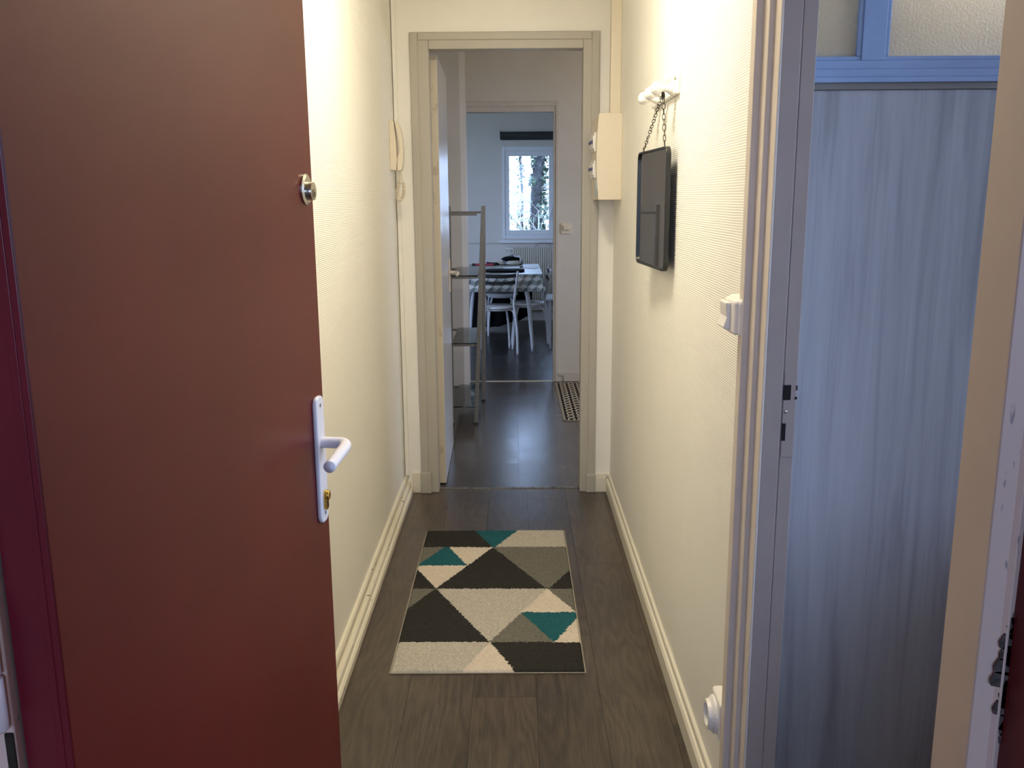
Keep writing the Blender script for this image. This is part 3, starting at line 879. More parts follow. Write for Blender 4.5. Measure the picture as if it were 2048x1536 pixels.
cl = thing('added_ceiling_lamp', (-0.05, 2.40, ZC), 'unseen round white ceiling lamp added to even out the corridor light', 'lamp')  # added fixture, out of view, housing the corridor fill light
b = nb(); lathe(b, [(0.15, 0), (0.15, 0.035), (0.135, 0.040), (0.0, 0.040)], (-0.05, 2.40, ZC), (0, 0, -1), 32)
obj('housing', b, PLASTIC, cl)
hl = thing('added_floor_lamp', (1.9, 5.4, 0), 'unseen slim floor lamp added to warm the hall from the right', 'lamp')  # invented stand, out of view, for the hall fill light
b = nb(); lathe(b, [(0.13, 0), (0.13, 0.015), (0.012, 0.02), (0.012, 1.60), (0.02, 1.605), (0.02, 1.64), (0.0, 1.64)], (1.9, 5.4, 0), (0, 0, 1), 24)
obj('stand', b, BLACKM, hl)

# ------------------------------------------------------------------ rugs
RX0, RX1, RY0, RY1 = -0.381, 0.205, 2.471, 3.640
RUGC = [plain('rug_charcoal', (47, 45, 43), 0.95, 0, 0.1, 0.16, 120), plain('rug_teal', (34, 86, 94), 0.95, 0, 0.1, 0.2, 120), plain('rug_light_grey', (172, 166, 156), 0.95, 0, 0.1, 0.20, 170),
        plain('rug_mid_grey', (104, 101, 94), 0.95, 0, 0.1, 0.24, 170), plain('rug_cream', (198, 186, 172), 0.95, 0, 0.1, 0.13, 170)]
CH, TE, LG, MG, CR = range(5)
# pattern in rug units: u 0..1 left to right, v 0..1 far to near (rows v at .0,.17? ...)
RUGP = [(0, [(-0.002, 0.004), (0.352, 0.007), (0.486, 0.166), (-0.005, 0.162)]), (1, [(0.352, 0.007), (0.657, 0.009), (0.509, 0.163), (0.486, 0.166)]), (2, [(0.657, 0.009), (1.009, 0.012), (1.007, 0.166), (0.503, 0.163)]), (3, [(-0.026, 0.163), (0.152, 0.164), (-0.009, 0.326), (-0.041, 0.326)]), (1, [(0.152, 0.164), (0.184, 0.164), (0.329, 0.324), (-0.009, 0.322)]), (4, [(0.184, 0.164), (0.486, 0.167), (0.329, 0.327)]), (0, [(0.491, 0.167), (0.154, 0.503), (0.836, 0.507)]), (4, [(-0.017, 0.322), (0.329, 0.324), (0.155, 0.498), (0.01, 0.358), (-0.012, 0.346)]), (0, [(-0.038, 0.336), (0.01, 0.358), (0.154, 0.503), (-0.009, 0.502)]), (3, [(0.495, 0.163), (1.007, 0.166), (1.01, 0.353), (0.986, 0.375), (0.852, 0.504), (0.836, 0.504)]), (0, [(0.986, 0.375), (1.053, 0.334), (1.027, 0.509), (0.846, 0.507)]), (3, [(-0.017, 0.502), (0.147, 0.503), (0.002, 0.645), (-0.02, 0.645)]), (0, [(0.155, 0.508), (0.502, 0.848), (-0.019, 0.845), (-0.041, 0.645), (0.002, 0.645)]), (4, [(0.843, 0.509), (1.0, 0.669), (0.679, 0.667)]), (3, [(0.85, 0.507), (1.036, 0.509), (1.034, 0.669), (1.002, 0.669)]), (1, [(0.681, 0.669), (1.034, 0.672), (1.029, 0.702), (0.998, 0.705), (0.858, 0.849)]), (3, [(0.677, 0.673), (0.852, 0.849), (0.505, 0.848)]), (4, [(0.998, 0.707), (1.031, 0.695), (1.034, 0.852), (0.86, 0.851)]), (2, [(0.166, 0.505), (0.84, 0.509), (0.505, 0.844)]), (2, [(-0.051, 0.846), (0.5, 0.849), (0.365, 1.013), (-0.026, 1.01)]), (4, [(0.505, 0.848), (0.65, 1.014), (0.362, 1.013)]), (0, [(0.507, 0.849), (1.048, 0.852), (1.051, 1.016), (0.65, 1.014)])]


def inside(p, poly):
    x_, y_ = p; c = False
    n_ = len(poly); j = n_ - 1
    for i in range(n_):
        xi, yi = poly[i]; xj, yj = poly[j]
        if (yi > y_) != (yj > y_) and x_ < (xj - xi) * (y_ - yi) / (yj - yi) + xi: c = not c
        j = i
    return c


NU, NV = 170, 330
b = nb()
grid = []
for j in range(NV + 1):
    row = []
    for i in range(NU + 1):
        u = i / NU; v_ = j / NV
        x_ = RX0 + (RX1 - RX0) * u; y_ = RY1 - (RY1 - RY0) * v_
        edge = min(i, NU - i, j, NV - j)
        z_ = 0.0095 + 0.0018 * noise.noise(Vector((x_ * 260, y_ * 260, 0))) + 0.0012 * noise.noise(Vector((x_ * 40, y_ * 40, 2)))
        if edge == 0: z_ = 0.0015
        elif edge == 1: z_ -= 0.003
        x_ += 0.0016 * noise.noise(Vector((x_ * 190, y_ * 190, 7))); y_ += 0.0016 * noise.noise(Vector((x_ * 190, y_ * 190, 11)))
        row.append(b.verts.new((x_, y_, z_)))
    grid.append(row)
for j in range(NV):
    for i in range(NU):
        f = b.faces.new((grid[j][i], grid[j + 1][i], grid[j + 1][i + 1], grid[j][i + 1]))
        u = (i + .5) / NU; v_ = (j + .5) / NV
        w_ = Vector((u * 60, v_ * 120, 0))
        pu = (u + 0.006 * noise.noise(w_) + 0.004 * random.uniform(-1, 1), v_ + 0.003 * noise.noise(w_ + Vector((9, 3, 1))) + 0.0018 * random.uniform(-1, 1))
        mi = None
        for du_, dv_ in ((0, 0), (.010, 0), (-.010, 0), (0, .006), (0, -.006), (.02, .008), (-.02, -.008), (.03, 0), (-.03, 0), (0, .02), (0, -.02)):
            for col, poly in RUGP:
                if inside((pu[0] + du_, pu[1] + dv_), poly): mi = col; break
            if mi is not None: break
        if mi is None: mi = LG
        f.material_index = mi
obj('rug_pile', b, RUGC, smooth=True).name = 'rug'
rug = bpy.data.objects['rug']
tag(rug, 'short-pile rug of grey, cream and teal triangles on the corridor floor', 'rug')
box_obj('backing', (RX0 - 0.0025, RY0 - 0.0025, 0.0005), (RX1 + 0.0025, RY1 + 0.0025, 0.003), plain('rug_backing', (150, 142, 128), 0.9), rug)

mt = thing('patterned_runner', (0.306, 5.572, 0), 'black and white ring-patterned runner mat on the hall floor', 'mat')
b = nb(); bx(b, (0.018, 0.016, 0.0), (0.75, 1.19, 0.0062))
obj('field', b, MATM, mt, local=True)
b = nb(); prism(b, [(p[0], p[1], 0.0003) for p in rr(0, 0.768, 0, 1.206, 0.03)], (0, 0, 0.005))
obj('border', b, MATB, mt, local=True)

# ------------------------------------------------------------------ hall: metal shelf, thermostat
sh = thing('metal_shelf', (-0.30, 5.85, 0), 'galvanised metal shelf unit with glass shelves beside the open hall door', 'shelf unit')
fxb, fxt = -0.252, -0.190     # right posts lean outwards
def post(xb, xt, y, w, zt_, dpt=0.022):
    b = nb()
    prism(b, [(xb - w / 2, y, 0.012), (xb + w / 2, y, 0.012), (xt + w / 2, y, zt_), (xt - w / 2, y, zt_)], (0, dpt, 0))
    return obj('post', b, GALV, sh, 0.002)
for (xb, xt, y) in ((-0.249, -0.184, 5.50), (-0.224, -0.205, 6.16), (-0.398, -0.394, 5.50), (-0.455, -0.450, 6.16)):
    p_ = post(xb, xt, y, 0.026, 1.352 if y < 6 else 1.345)
    b = nb(); bx(b, (xb - 0.014, y - 0.001, 0), (xb + 0.014, y + 0.023, 0.013)); obj('foot', b, SLAT, p_)
for zz in (0.105, 0.508, 0.925, 1.305):
    xr_ = -0.249 + 0.030 * zz / 1.35 - 0.004
    for y in (5.505, 6.165):
        box_obj('rail', (-0.385 if y < 6 else -0.445, y, zz - 0.009), (xr_, y + 0.014, zz + 0.006), GALV, sh, 0.002)
    if zz < 1.2:
        for x_ in (-0.388, xr_):
            box_obj('side_rail', (x_ - 0.006, 5.52, zz - 0.009), (x_ + 0.006, 6.165, zz + 0.006), GALV, sh, 0.002)
        box_obj('glass_shelf', (-0.392, 5.500, zz + 0.0065), (xr_ + 0.008, 6.18, zz + 0.013), GLASSH, sh)

th_ = thing('wall_thermostat', (0.39, YK, 1.17), 'small cream thermostat on the hall wall right of the kitchen doorway', 'thermostat')
box_obj('back_plate', (0.352, YK - 0.010, 1.130), (0.426, YK, 1.210), PLASTICW, th_, 0.003)
box_obj('dial_cover', (0.366, YK - 0.020, 1.158), (0.412, YK - 0.009, 1.192), PLASTICW, th_, 0.004)
boxes_obj('dial_line', [((0.356, YK - 0.011, 1.166), (0.366, YK - 0.0095, 1.169)), ((0.412, YK - 0.011, 1.166), (0.422, YK - 0.0095, 1.169)), ((0.360, YK - 0.011, 1.152), (0.418, YK - 0.0095, 1.1545))], plain('grey_line', (150, 138, 118), 0.6), th_)

# ------------------------------------------------------------------ kitchen window, blind, radiator
w1 = thing('window_1', (0.48, YW, 0.94), 'white casement window with bare trees outside on the kitchen wall', 'window', kind=ST)
fx0, fx1, fz0, fz1 = -0.13, 1.10, 0.94, 1.96
boxes_obj('window_frame', [((fx0, YW - 0.02, fz0), (fx0 + 0.030, YW + 0.07, fz1)), ((fx1 - 0.030, YW - 0.02, fz0), (fx1, YW + 0.07, fz1)), ((fx0 + .03, YW - 0.02, fz0), (fx1 - .03, YW + 0.07, fz0 + 0.045)), ((fx0 + .03, YW - 0.02, fz1 - 0.05), (fx1 - .03, YW + 0.07, fz1))], PVC, w1, 0.004)
for (sx0, sx1, lab) in ((-0.100, 0.445, None), (0.470, 1.070, None)):
    ss = boxes_obj('sash', [((sx0, YW - 0.01, 0.985), (sx0 + 0.048, YW + 0.05, 1.91)), ((sx1 - 0.052, YW - 0.01, 0.985), (sx1, YW + 0.05, 1.91)), ((sx0 + .048, YW - 0.01, 0.985), (sx1 - .052, YW + 0.05, 1.036)), ((sx0 + .048, YW - 0.01, 1.855), (sx1 - .052, YW + 0.05, 1.91))], PVC, w1, 0.004)
    box_obj('pane', (sx0 + 0.04, YW + 0.018, 1.03), (sx1 - 0.046, YW + 0.022, 1.86), GLASSW, ss)
box_obj('mullion', (0.446, YW - 0.016, 0.985), (0.469, YW + 0.05, 1.91), PVC, w1, 0.003)
b = nb(); bx(b, (0.414, YW - 0.018, 1.235), (0.434, YW - 0.009, 1.285)); tube(b, [(0.424, YW - 0.015, 1.262), (0.424, YW - 0.05, 1.262), (0.396, YW - 0.052, 1.165)], 0.008, 8)
obj('window_handle', b, HANDLEM, w1, smooth=False)
box_obj('sill', (fx0 - 0.04, YW - 0.06, 0.893), (fx1 + 0.04, YW, 0.925), PVC, w1, 0.004)

for nm, lo, hi, ax_, lab in (('window_2_added', (-2.17, 8.6, 0.85), (-2.13, 9.5, 2.05), 'y', 'unseen side window added to light the kitchen'), ('window_3_added', (2.63, 5.05, 0.85), (2.67, 6.15, 2.05), 'y', 'unseen window added to light the hall from the right'),  # kitchen side and hall windows are unseen, added for their daylight
                         ('window_4', (1.28, 0.90, 0.65), (1.32, 1.80, 2.2), 'y', 'window of the side room'), ('window_5', (-1.1, -2.67, 0.9), (0.80, -2.63, 2.3), 'x', 'window of the landing')):
    i = 1 if ax_ == 'y' else 0
    t_ = 0.05
    def mk(a0, a1, z0, z1):
        l = list(lo); h = list(hi); l[i] = a0; h[i] = a1; l[2] = z0; h[2] = z1
        return (tuple(l), tuple(h))
    mid = (lo[i] + hi[i]) / 2
    wo = boxes_obj(nm, [mk(lo[i], lo[i] + t_, lo[2], hi[2]), mk(hi[i] - t_, hi[i], lo[2], hi[2]), mk(lo[i] + t_, hi[i] - t_, lo[2], lo[2] + t_), mk(lo[i] + t_, hi[i] - t_, hi[2] - t_, hi[2]), mk(mid - t_ / 2, mid + t_ / 2, lo[2] + t_, hi[2] - t_)],
                   PVC, label='white framed ' + lab, cat='window', kind=ST)
    l = list(lo); h = list(hi)
    k = 1 - i
    l[k] = (lo[k] + hi[k]) / 2 - 0.003; h[k] = l[k] + 0.006
    l[i] += t_; h[i] -= t_; l[2] += t_; h[2] -= t_
    box_obj('pane', tuple(l), tuple(h), GLASSW, wo)

bl = thing('roller_blind', (0.48, YW, 2.03), 'dark grey roller blind rolled up above the kitchen window', 'blind')
b = nb(); tube(b, [(-0.145, YW - 0.055, 2.075), (1.12, YW - 0.055, 2.075)], 0.040, 20); obj('roll', b, BLIND, bl, smooth=False)
for x_ in (-0.152, 1.12):
    box_obj('bracket', (x_, YW - 0.095, 2.035), (x_ + 0.008, YW, 2.122), SLAT, bl, 0.002)
box_obj('bottom_bar', (-0.14, YW - 0.022, 2.028), (1.115, YW - 0.012, 2.048), BLIND, bl, 0.002)

ra = thing('radiator', (0.45, YW - 0.09, 0.25), 'cream ribbed radiator below the kitchen window', 'radiator')
b = nb()
ncol = 38
prof = []
for i in range(ncol):
    x0 = -0.02 + 0.0245 * i
    prof += [(x0, YW - 0.105), (x0 + 0.004, YW - 0.122), (x0 + 0.0155, YW - 0.122), (x0 + 0.0195, YW - 0.105)]
pts = [(p[0], p[1], 0.25) for p in prof] + [(prof[-1][0], YW - 0.06, 0.25), (-0.02, YW - 0.06, 0.25)]
prism(b, pts, (0, 0, 0.59))
obj('ribbed_panel', b, RADI, ra)
boxes_obj('top_grille', [((-0.02 + 0.0245 * i, YW - 0.12, 0.838), (-0.02 + 0.0245 * i + 0.011, YW - 0.055, 0.848)) for i in range(ncol)], RADI, ra)
for x_, z_ in ((0.05, 0.30), (0.80, 0.30), (0.05, 0.74), (0.80, 0.74)):
    box_obj('bracket', (x_, YW - 0.07, z_), (x_ + 0.04, YW - 0.001, z_ + 0.04), RADI, ra)
b = nb(); tube(b, [(-0.02, YW - 0.085, 0.83), (-0.05, YW - 0.085, 0.83), (-0.06, YW - 0.085, 0.80)], 0.012, 8); tube(b, [(-0.055, YW - 0.085, 0.83), (-0.095, YW - 0.085, 0.83)], 0.022, 12)
obj('valve', b, PLASTIC, ra)
box_obj('trim_13', (-0.3, YW - 0.05, 0.125), (1.4, YW - 0.02, 0.145), RADI, bevel=0.004, label='cream heating pipe cover under the radiator', cat='pipe', kind=ST)
ck = nb(); tube(ck, smooth_path([(0.24, YW - 0.05, 0.85), (0.27, YW - 0.07, 0.885), (0.33, YW - 0.075, 0.893), (0.40, YW - 0.07, 0.88), (0.42, YW - 0.05, 0.85)], 5), 0.003, 6)
obj('cable', ck, plain('grey_cable', (120, 118, 118), 0.5), label='thin grey cable looped above the radiator', cat='cable')

# ------------------------------------------------------------------ table and chairs
TX0, TX1, TY0, TY1, TZ = -0.545, 0.248, 8.14, 9.42, 0.722
tb = thing('kitchen_table', (-0.15, 8.78, 0), 'pale grey kitchen table with splayed legs under a patterned cloth', 'table')
box_obj('tabletop', (TX0, TY0, TZ - 0.022), (TX1, TY1, TZ - 0.001), CHAIRS, tb, 0.004)
for sx in (-1, 1):
    for (yb, yt) in ((8.235, 8.24), (9.31, 9.28)):
        b = nb(); tube(b, smooth_path([(-0.15 + sx * 0.315, yb, 0), (-0.15 + sx * 0.298, yb, 0.25), (-0.15 + sx * 0.272, (yb + yt) / 2, 0.5), (-0.15 + sx * 0.225, yt, TZ - 0.022)], 4),
                       [0.0125 + 0.013 * i / 12 for i in range(13)], 10)
        obj('leg', b, CHAIRM, tb, smooth=True)

TCG = [plain('cloth_light', (196, 192, 184), 0.32, 0, 0.5, 0.03), plain('cloth_mid', (132, 136, 132), 0.32, 0, 0.5, 0.03), plain('cloth_dark', (88, 90, 88), 0.32, 0, 0.5, 0.03)]


def rhomb(u, v_):
    s_ = 0.046
    w_ = math.sqrt(3) * s_
    best = None
    r0 = round(v_ / (1.5 * s_))
    for r in (r0 - 1, r0, r0 + 1):
        off = 0.5 * w_ if r % 2 else 0
        c0 = round((u - off) / w_)
        for c in (c0 - 1, c0, c0 + 1):
            du = u - (c * w_ + off); dw = v_ - r * 1.5 * s_
            d_ = max(abs(du) / (w_ / 2), (abs(dw) * 1.5 / 1.5 + abs(du) * 0.57735) / s_)
            if best is None or d_ < best[0]: best = (d_, du, dw)
    a = math.degrees(math.atan2(best[2], best[1])) % 360
    return 0 if 30 <= a < 150 else (1 if 150 <= a < 270 else 2)


b = nb()
DR = 0.158; st_ = 0.006
nu = int((TX1 - TX0 + 2 * DR) / st_); nv = int((TY1 - TY0 + 2 * DR) / st_)
g = []
for j in range(nv + 1):
    row = []
    for i in range(nu + 1):
        u = TX0 - DR + (TX1 - TX0 + 2 * DR) * i / nu; v_ = TY0 - DR + (TY1 - TY0 + 2 * DR) * j / nv
        cu = min(max(u, TX0), TX1); cv = min(max(v_, TY0), TY1)
        du, dv_ = u - cu, v_ - cv
        h = math.hypot(du, dv_)
        wav = 0.0
        if h > 0: wav = 0.018 * (h / DR) * math.sin((u - v_) * 21.0)
        x_ = cu + (du * 0.12 + (du / h * (wav + 0.004) if h else 0)); y_ = cv + (dv_ * 0.10 + (dv_ / h * (wav * .5 + 0.004) if h else 0))
        if du and dv_: x_ += 0.10 * du * min(1, abs(dv_) / DR * 1.5)
        z_ = TZ + 0.001 - h * 0.985
        row.append(b.verts.new((x_, y_, z_)))
    g.append(row)
for j in range(nv):
    for i in range(nu):
        f = b.faces.new((g[j][i], g[j][i + 1], g[j + 1][i + 1], g[j + 1][i]))
        u = TX0 - DR + (TX1 - TX0 + 2 * DR) * (i + .5) / nu; v_ = TY0 - DR + (TY1 - TY0 + 2 * DR) * (j + .5) / nv
        f.material_index = rhomb(u, v_)
tc = obj('tablecloth', b, TCG, smooth=True, label='oilcloth with grey tumbling-block cubes over the kitchen table', cat='tablecloth')


def make_chair(label, group, loc, rz, side_tilt=0.0):
    t = thing('kitchen_chair', loc, label, 'chair', group, rotz=rz)
    b = nb(); lathe(b, [(0.150, 0), (0.168, 0.008), (0.170, 0.018), (0.160, 0.026), (0.0, 0.028)], (0, 0, 0.408), (0, 0, 1), 28)
    obj('seat', b, CHAIRS, t, smooth=True, local=True)
    b = nb(); tube(b, [(0.142 * math.cos(a), 0.142 * math.sin(a), 0.402) for a in [2 * PI * k / 24 for k in range(24)]], 0.010, 8, closed=True)
    obj('seat_ring', b, CHAIRM, t, smooth=True, local=True)
    for sx in (-1, 1):
        b = nb(); tube(b, smooth_path([(sx * 0.152, -0.205, 0.0), (sx * 0.150, -0.19, 0.20), (sx * 0.138, -0.165, 0.36), (sx * 0.128, -0.152, 0.47), (sx * 0.138, -0.168, 0.56), (sx * 0.155, -0.207, 0.752)], 5), 0.0115, 10)
        obj('leg', b, CHAIRM, t, smooth=True, local=True)
        b = nb(); tube(b, smooth_path([(sx * 0.138, 0.150, 0.0), (sx * 0.128, 0.135, 0.20), (sx * 0.105, 0.105, 0.36), (sx * 0.085, 0.085, 0.40)], 5), 0.0105, 10)
        obj('leg', b, CHAIRM, t, smooth=True, local=True)
        b = nb(); tube(b, smooth_path([(sx * 0.142, -0.175, 0.33), (sx * 0.125, -0.125, 0.385), (sx * 0.10, -0.09, 0.400)], 5), 0.008, 8)
        obj('brace', b, CHAIRM, t, smooth=True, local=True)
    for (z0, z1, yy) in ((0.706, 0.738, -0.200), (0.645, 0.674, -0.188)):
        b = nb()
        a_ = []; 
        n_ = 12
        outl = []
        for k in range(n_ + 1):
            s_ = -1 + 2 * k / n_
            outl.append((s_ * 0.160, yy - 0.020 * (1 - s_ * s_)))
        verts = []
        for (x_, y_) in outl:
            sg = 0.010 * (1 - (x_ / 0.16) ** 2)
            verts.append([b.verts.new((x_, y_, z0 - sg)), b.verts.new((x_, y_, z1 - sg)), b.verts.new((x_, y_ + 0.012, z1 - sg)), b.verts.new((x_, y_ + 0.012, z0 - sg))])
        for k in range(n_):
            for q_ in range(4):
                b.faces.new((verts[k][q_], verts[k][(q_ + 1) % 4], verts[k + 1][(q_ + 1) % 4], verts[k + 1][q_]))
        b.faces.new(verts[0]); b.faces.new(verts[-1][::-1])
        obj('slat', b, SLAT, t, local=True, label='dark curved back slat')
    return t


GC = 'chairs around the kitchen table'
make_chair('pale metal chair with dark back slats at the near end of the table', GC, (-0.160, 8.235, 0), math.radians(10))
make_chair('pale metal chair with its back to the right, tucked at the table side', GC, (0.125, 8.50, 0), math.radians(92))
make_chair('pale metal chair at the far table end under a black coat', GC, (-0.135, 9.34, 0), math.radians(180))

# white stool at the right
stl = thing('stool', (0.46, 9.27, 0), 'white square stool standing right of the table', 'stool')
box_obj('seat', (0.312, 9.06, 0.378), (0.62, 9.50, 0.400), PAPER, stl, 0.004)
for x_ in (0.36, 0.585):
    for y_ in (9.10, 9.46):
        box_obj('leg', (x_ - 0.014, y_ - 0.014, 0), (x_ + 0.014, y_ + 0.014, 0.378), CHAIRM, stl, 0.003)

# black coat draped over the far chair: a hanging folded cloth with thickness
b = nb()
nx, nz = 40, 26
front = []; back = []
for j in range(nz + 1):
    t_ = j / nz
    ra_ = []; rb_ = []
    for i in range(nx + 1):
        s_ = i / nx
        x_ = -0.47 + 0.64 * s_ + 0.02 * math.sin(t_ * 3)
        bot = 0.022 + 0.05 * s_ + 0.09 * max(0, s_ - 0.55) / 0.45 + 0.007 * math.sin(s_ * 13) + 0.003 * math.sin(s_ * 37)
        top = 0.70 - 0.03 * (2 * s_ - 1) ** 2
        z_ = top + (bot - top) * t_
        y_ = 9.62 + 0.022 * math.sin(s_ * 19 + t_ * 2) * t_ + 0.02 * t_
        ra_.append(b.verts.new((x_, y_ - 0.012, z_))); rb_.append(b.verts.new((x_, y_ + 0.022, z_)))
    front.append(ra_); back.append(rb_)
for j in range(nz):
    for i in range(nx):
        b.faces.new((front[j][i], front[j][i + 1], front[j + 1][i + 1], front[j + 1][i])); b.faces.new((back[j][i + 1], back[j][i], back[j + 1][i], back[j + 1][i + 1]))
    b.faces.new((front[j][0], front[j + 1][0], back[j + 1][0], back[j][0])); b.faces.new((front[j][nx], back[j][nx], back[j + 1][nx], front[j + 1][nx]))
for i in range(nx):
    b.faces.new((front[0][i], back[0][i], back[0][i + 1], front[0][i + 1])); b.faces.new((front[nz][i], front[nz][i + 1], back[nz][i + 1], back[nz][i]))
obj('coat', b, BLACKC, smooth=True, label='black coat hanging down behind the table', cat='coat')
b = nb()
bmesh.ops.create_uvsphere(b, u_segments=20, v_segments=12, radius=1)
for v_ in b.verts:
    p = v_.co.copy(); k_ = 1 + 0.12 * noise.noise(p * 2.2)
    v_.co = Vector((-0.10 + 0.115 * p.x * k_, 9.36 + 0.09 * p.y * k_, 0.436 + 0.055 * (1 + p.z * k_ if p.z > -0.8 else 0.12)))
obj('bag', b, BROWN, smooth=True, label='small brown bag lying on the far chair seat', cat='bag')

# things on the table
zt_ = TZ + 0.002
rd = thing('red_rod', (-0.30, 9.18, zt_), 'red rod with black end caps lying on the table', 'rod')
b = nb(); tube(b, [(-0.395, 9.18, zt_ + 0.012), (-0.212, 9.18, zt_ + 0.012)], 0.011, 12); obj('shaft', b, RED, rd, smooth=False)
for (a, c) in ((-0.432, -0.395), (-0.212, -0.178)):
    b = nb(); tube(b, [(a, 9.18, zt_ + 0.0125), (a + 0.006, 9.18, zt_ + 0.0125), (c, 9.18, zt_ + 0.0125)], [0.008, 0.0122, 0.0122] if a < -0.3 else [0.0122, 0.0122, 0.009], 12); obj('cap', b, SLAT, rd)
b = nb()
n_ = 24; top_ = []; bt_ = []
out_ = []
for k in range(n_):
    a = 2 * PI * k / n_
    x_ = -0.09 + 0.185 * (abs(math.cos(a)) ** 0.6) * (1 if math.cos(a) >= 0 else -1); y_ = 8.44 + 0.13 * (abs(math.sin(a)) ** 0.6) * (1 if math.sin(a) >= 0 else -1)
    out_.append((x_, y_))
prism(b, [(x_, y_, zt_ + 0.0005) for x_, y_ in out_], (0, 0, 0.018))
obj('laptop_sleeve', b, BLACKC, bevel=0.005, label='flat black sleeve lying at the near table edge', cat='sleeve')
for i, (cx_, cy_, r_, w_, h_, lab) in enumerate(((0.0, 8.86, 0.3, 0.21, 0.15, 'white paper sheet beside the brown wallet'), (0.145, 8.85, -0.15, 0.16, 0.13, 'folded white paper nearest the right table edge'))):
    b = nb(); bx(b, (-w_ / 2, -h_ / 2, 0), (w_ / 2, h_ / 2, 0.003 + 0.003 * i))
    bmesh.ops.transform(b, matrix=Matrix.Translation((cx_, cy_, zt_ + 0.0005)) @ Matrix.Rotation(r_, 4, 'Z'), verts=b.verts[:])
    obj('paper', b, PAPER, label=lab, cat='paper')
b = nb(); bx(b, (0.052, 8.80, zt_ + 0.001), (0.085, 8.86, zt_ + 0.020)); obj('wallet', b, BROWN, bevel=0.006, label='small brown wallet lying between the white papers', cat='wallet')

# slumped bag at the far end of the table
bg = thing('handbag', (-0.08, 9.32, zt_), 'slumped grey and black bag at the far end of the table', 'bag')


def blob(name, c, r, mat, parent, seed=0, amp=0.16, flat=True):
    b = nb(); bmesh.ops.create_uvsphere(b, u_segments=28, v_segments=16, radius=1)
    for v_ in b.verts:
        p = v_.co.copy(); k_ = 1 + amp * noise.noise(p * 1.9 + Vector((seed, 0, 0))) + amp * .5 * noise.noise(p * 4.5 + Vector((0, seed, 0)))
        z_ = c[2] + r[2] * p.z * k_
        if flat: z_ = max(z_, zt_ + 0.001)
        v_.co = Vector((c[0] + r[0] * p.x * k_, c[1] + r[1] * p.y * k_, z_))
    return obj(name, b, mat, parent, smooth=True)


body = blob('body', (-0.02, 9.32, zt_ + 0.025), (0.105, 0.06, 0.070), GREYC, bg, 1)
blob('flap', (-0.035, 9.285, zt_ + 0.060), (0.095, 0.045, 0.026), BLACKC, bg, 5)
blob('lining', (-0.005, 9.265, zt_ + 0.022), (0.075, 0.035, 0.030), CREAMC, bg, 8, label=None) if False else blob('lining', (-0.005, 9.265, zt_ + 0.022), (0.075, 0.035, 0.030), CREAMC, bg, 8)
blob('strap', (-0.20, 9.28, zt_ + 0.010), (0.055, 0.03, 0.016), BLACKC, bg, 3)
blob('pouch', (-0.145, 9.30, zt_ + 0.014), (0.055, 0.035, 0.020), CREAMC, bg, 9)
b = nb(); tube(b, smooth_path([(0.06, 9.28, zt_ + 0.015), (0.062, 9.28, zt_ + 0.06), (0.045, 9.28, zt_ + 0.088), (0.02, 9.28, zt_ + 0.080), (-0.005, 9.28, zt_ + 0.095)], 5), 0.009, 8); obj('piping', b, PAPER, bg, smooth=True)

# ------------------------------------------------------------------ outside the kitchen window
box_obj('ground', (-40, -40, -3.1), (40, 60, -3.0), GROUND, label='grassy ground far below the windows', cat='ground', kind=ST)


def branchy(b, p, d, L_, r, depth, rnd):
    q = p.copy(); pts = [q.copy()]; rr_ = [r]
    n_ = 5
    dd = d.copy()
    for i in range(n_):
        dd = (dd + Vector((rnd.uniform(-.3, .3), rnd.uniform(-.25, .25), rnd.uniform(-.12, .18)))).normalized()
        q = q + dd * (L_ / n_); pts.append(q.copy()); rr_.append(r * (1 - 0.55 * (i + 1) / n_))
    tube(b, pts, rr_, 5)
    if depth <= 0: return
    for k in range(rnd.choice((2, 3))):
        i = rnd.randint(2, n_)
        ax_ = Vector((rnd.uniform(-1, 1), rnd.uniform(-.6, .6), rnd.uniform(-.5, .8))).normalized()
        branchy(b, pts[i], (dd * .45 + ax_).normalized(), L_ * rnd.uniform(.5, .8), rr_[i] * .62, depth - 1, rnd)


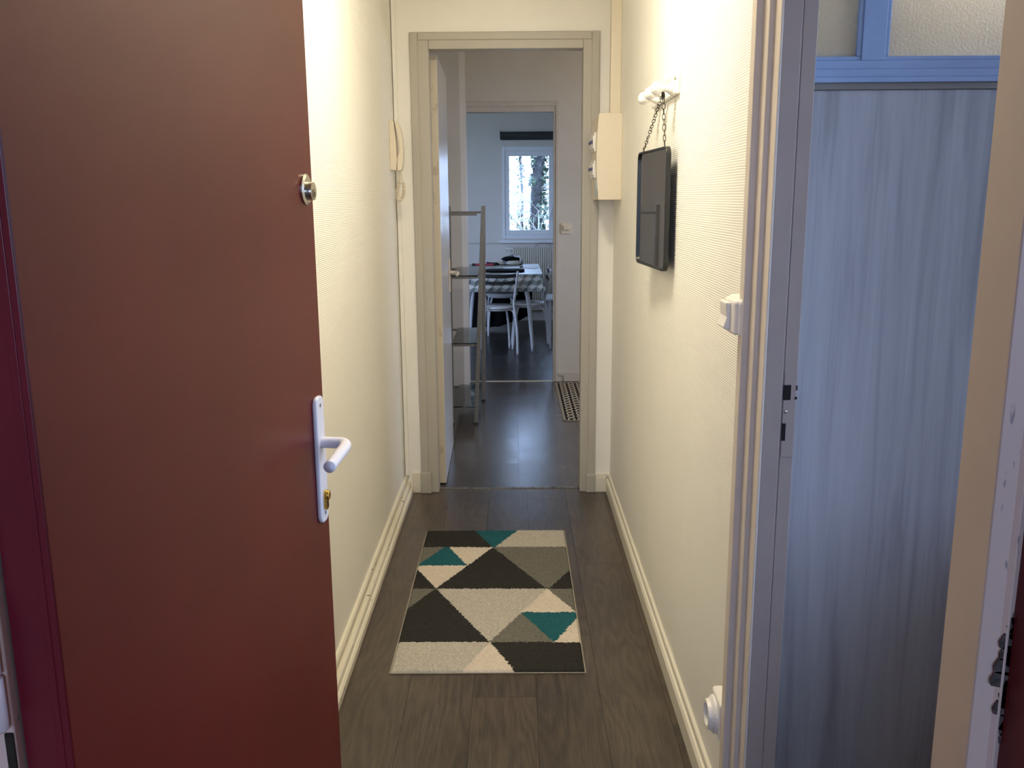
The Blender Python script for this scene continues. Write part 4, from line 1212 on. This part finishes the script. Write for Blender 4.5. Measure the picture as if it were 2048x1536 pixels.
def tree(x, y, r, label, seed, lean=0.0, nb_=9, leaves=900, spread=0.55, zr=(-0.5, 3.4), twigmat=TWIG):
    rnd = random.Random(seed)
    t = thing('tree', (x, y, -3.0), label, 'tree', 'trees outside the kitchen window')
    b = nb(); pts = []; rad = []
    for i in range(14):
        z_ = -3.0 + 8.0 * i / 13
        pts.append((x + lean * (z_ + 3) / 8 + 0.05 * math.sin(z_ * 1.7 + seed), y, z_)); rad.append(r * (1.25 - 0.6 * i / 13))
    tube(b, pts, rad, 12)
    obj('trunk', b, BARK, t, smooth=True)
    for k in range(nb_):
        z_ = rnd.uniform(-0.8, 3.2)
        b = nb()
        a = rnd.uniform(0, 2 * PI)
        branchy(b, Vector((x + lean * (z_ + 3) / 8, y, z_)), Vector((math.cos(a), -abs(math.sin(a)) * .6, rnd.uniform(-.3, .8))).normalized(), rnd.uniform(0.9, 1.7), 0.024, 2, rnd)
        obj('branch', b, twigmat, t, smooth=True)
    b = nb()
    for k in range(leaves):
        z_ = rnd.uniform(*zr); a = rnd.uniform(0, 2 * PI); rr_ = r * 0.9 + abs(rnd.gauss(0, spread * r))
        c = Vector((x + lean * (z_ + 3) / 8 + rr_ * math.cos(a), y + rr_ * math.sin(a) * .8, z_))
        n_ = Vector((rnd.uniform(-1, 1), rnd.uniform(-1, 1), rnd.uniform(-1, 1))).normalized(); u_ = n_.orthogonal().normalized(); w_ = n_.cross(u_)
        s_ = rnd.uniform(.03, .065)
        b.faces.new([b.verts.new(c + u_ * s_), b.verts.new(c + w_ * s_ * .7), b.verts.new(c - u_ * s_), b.verts.new(c - w_ * s_ * .7)])
    obj('ivy_leaves', b, LEAF, t, kind='stuff')
    return t


tree(0.38, 15.2, 0.105, 'thick dark ivy-covered tree right of the window centre', 3, 0.05, 12, 900, 0.30)
tree(-0.55, 20.0, 0.10, 'ivy-clad tree at the left edge of the window view', 11, -0.02, 8, 800, 0.7, (-0.8, 3.0))
tree(0.92, 17.5, 0.11, 'leafy tree behind the thick ivy-covered one', 23, 0.1, 9, 900, 1.5, (-0.6, 3.2))
tree(0.10, 22.0, 0.035, 'slim bare tree farthest from the window', 31, 0.1, 12, 200, 1.0)
# low bramble thicket in front of the trees
rnd = random.Random(5)
b = nb()
for k in range(72):
    p = Vector((rnd.uniform(-0.9, 1.2), rnd.uniform(12.4, 12.9), rnd.uniform(-0.2, 0.5)))
    branchy(b, p, Vector((rnd.uniform(-1, 1), rnd.uniform(-.2, .2), rnd.uniform(0.1, 1))).normalized(), rnd.uniform(.5, 1.0), 0.009, 1, rnd)
obj('bramble_thicket', b, TWIG, smooth=True, label='tangle of pale bare twigs low in the window view', cat='thicket', kind='stuff')
b = nb()
for k in range(1500):
    c = Vector((rnd.uniform(-1.8, 2.4), rnd.uniform(22.5, 24), 0)); c.z = -0.6 + abs(rnd.gauss(0, 0.55))
    n_ = Vector((rnd.uniform(-1, 1), rnd.uniform(-1, 1), rnd.uniform(-1, 1))).normalized(); u_ = n_.orthogonal().normalized(); w_ = n_.cross(u_)
    s_ = rnd.uniform(.04, .10)
    b.faces.new([b.verts.new(c + u_ * s_), b.verts.new(c + w_ * s_ * .7), b.verts.new(c - u_ * s_), b.verts.new(c - w_ * s_ * .7)])
obj('undergrowth', b, LEAF, label='hazy undergrowth behind the trees', cat='undergrowth', kind='stuff')
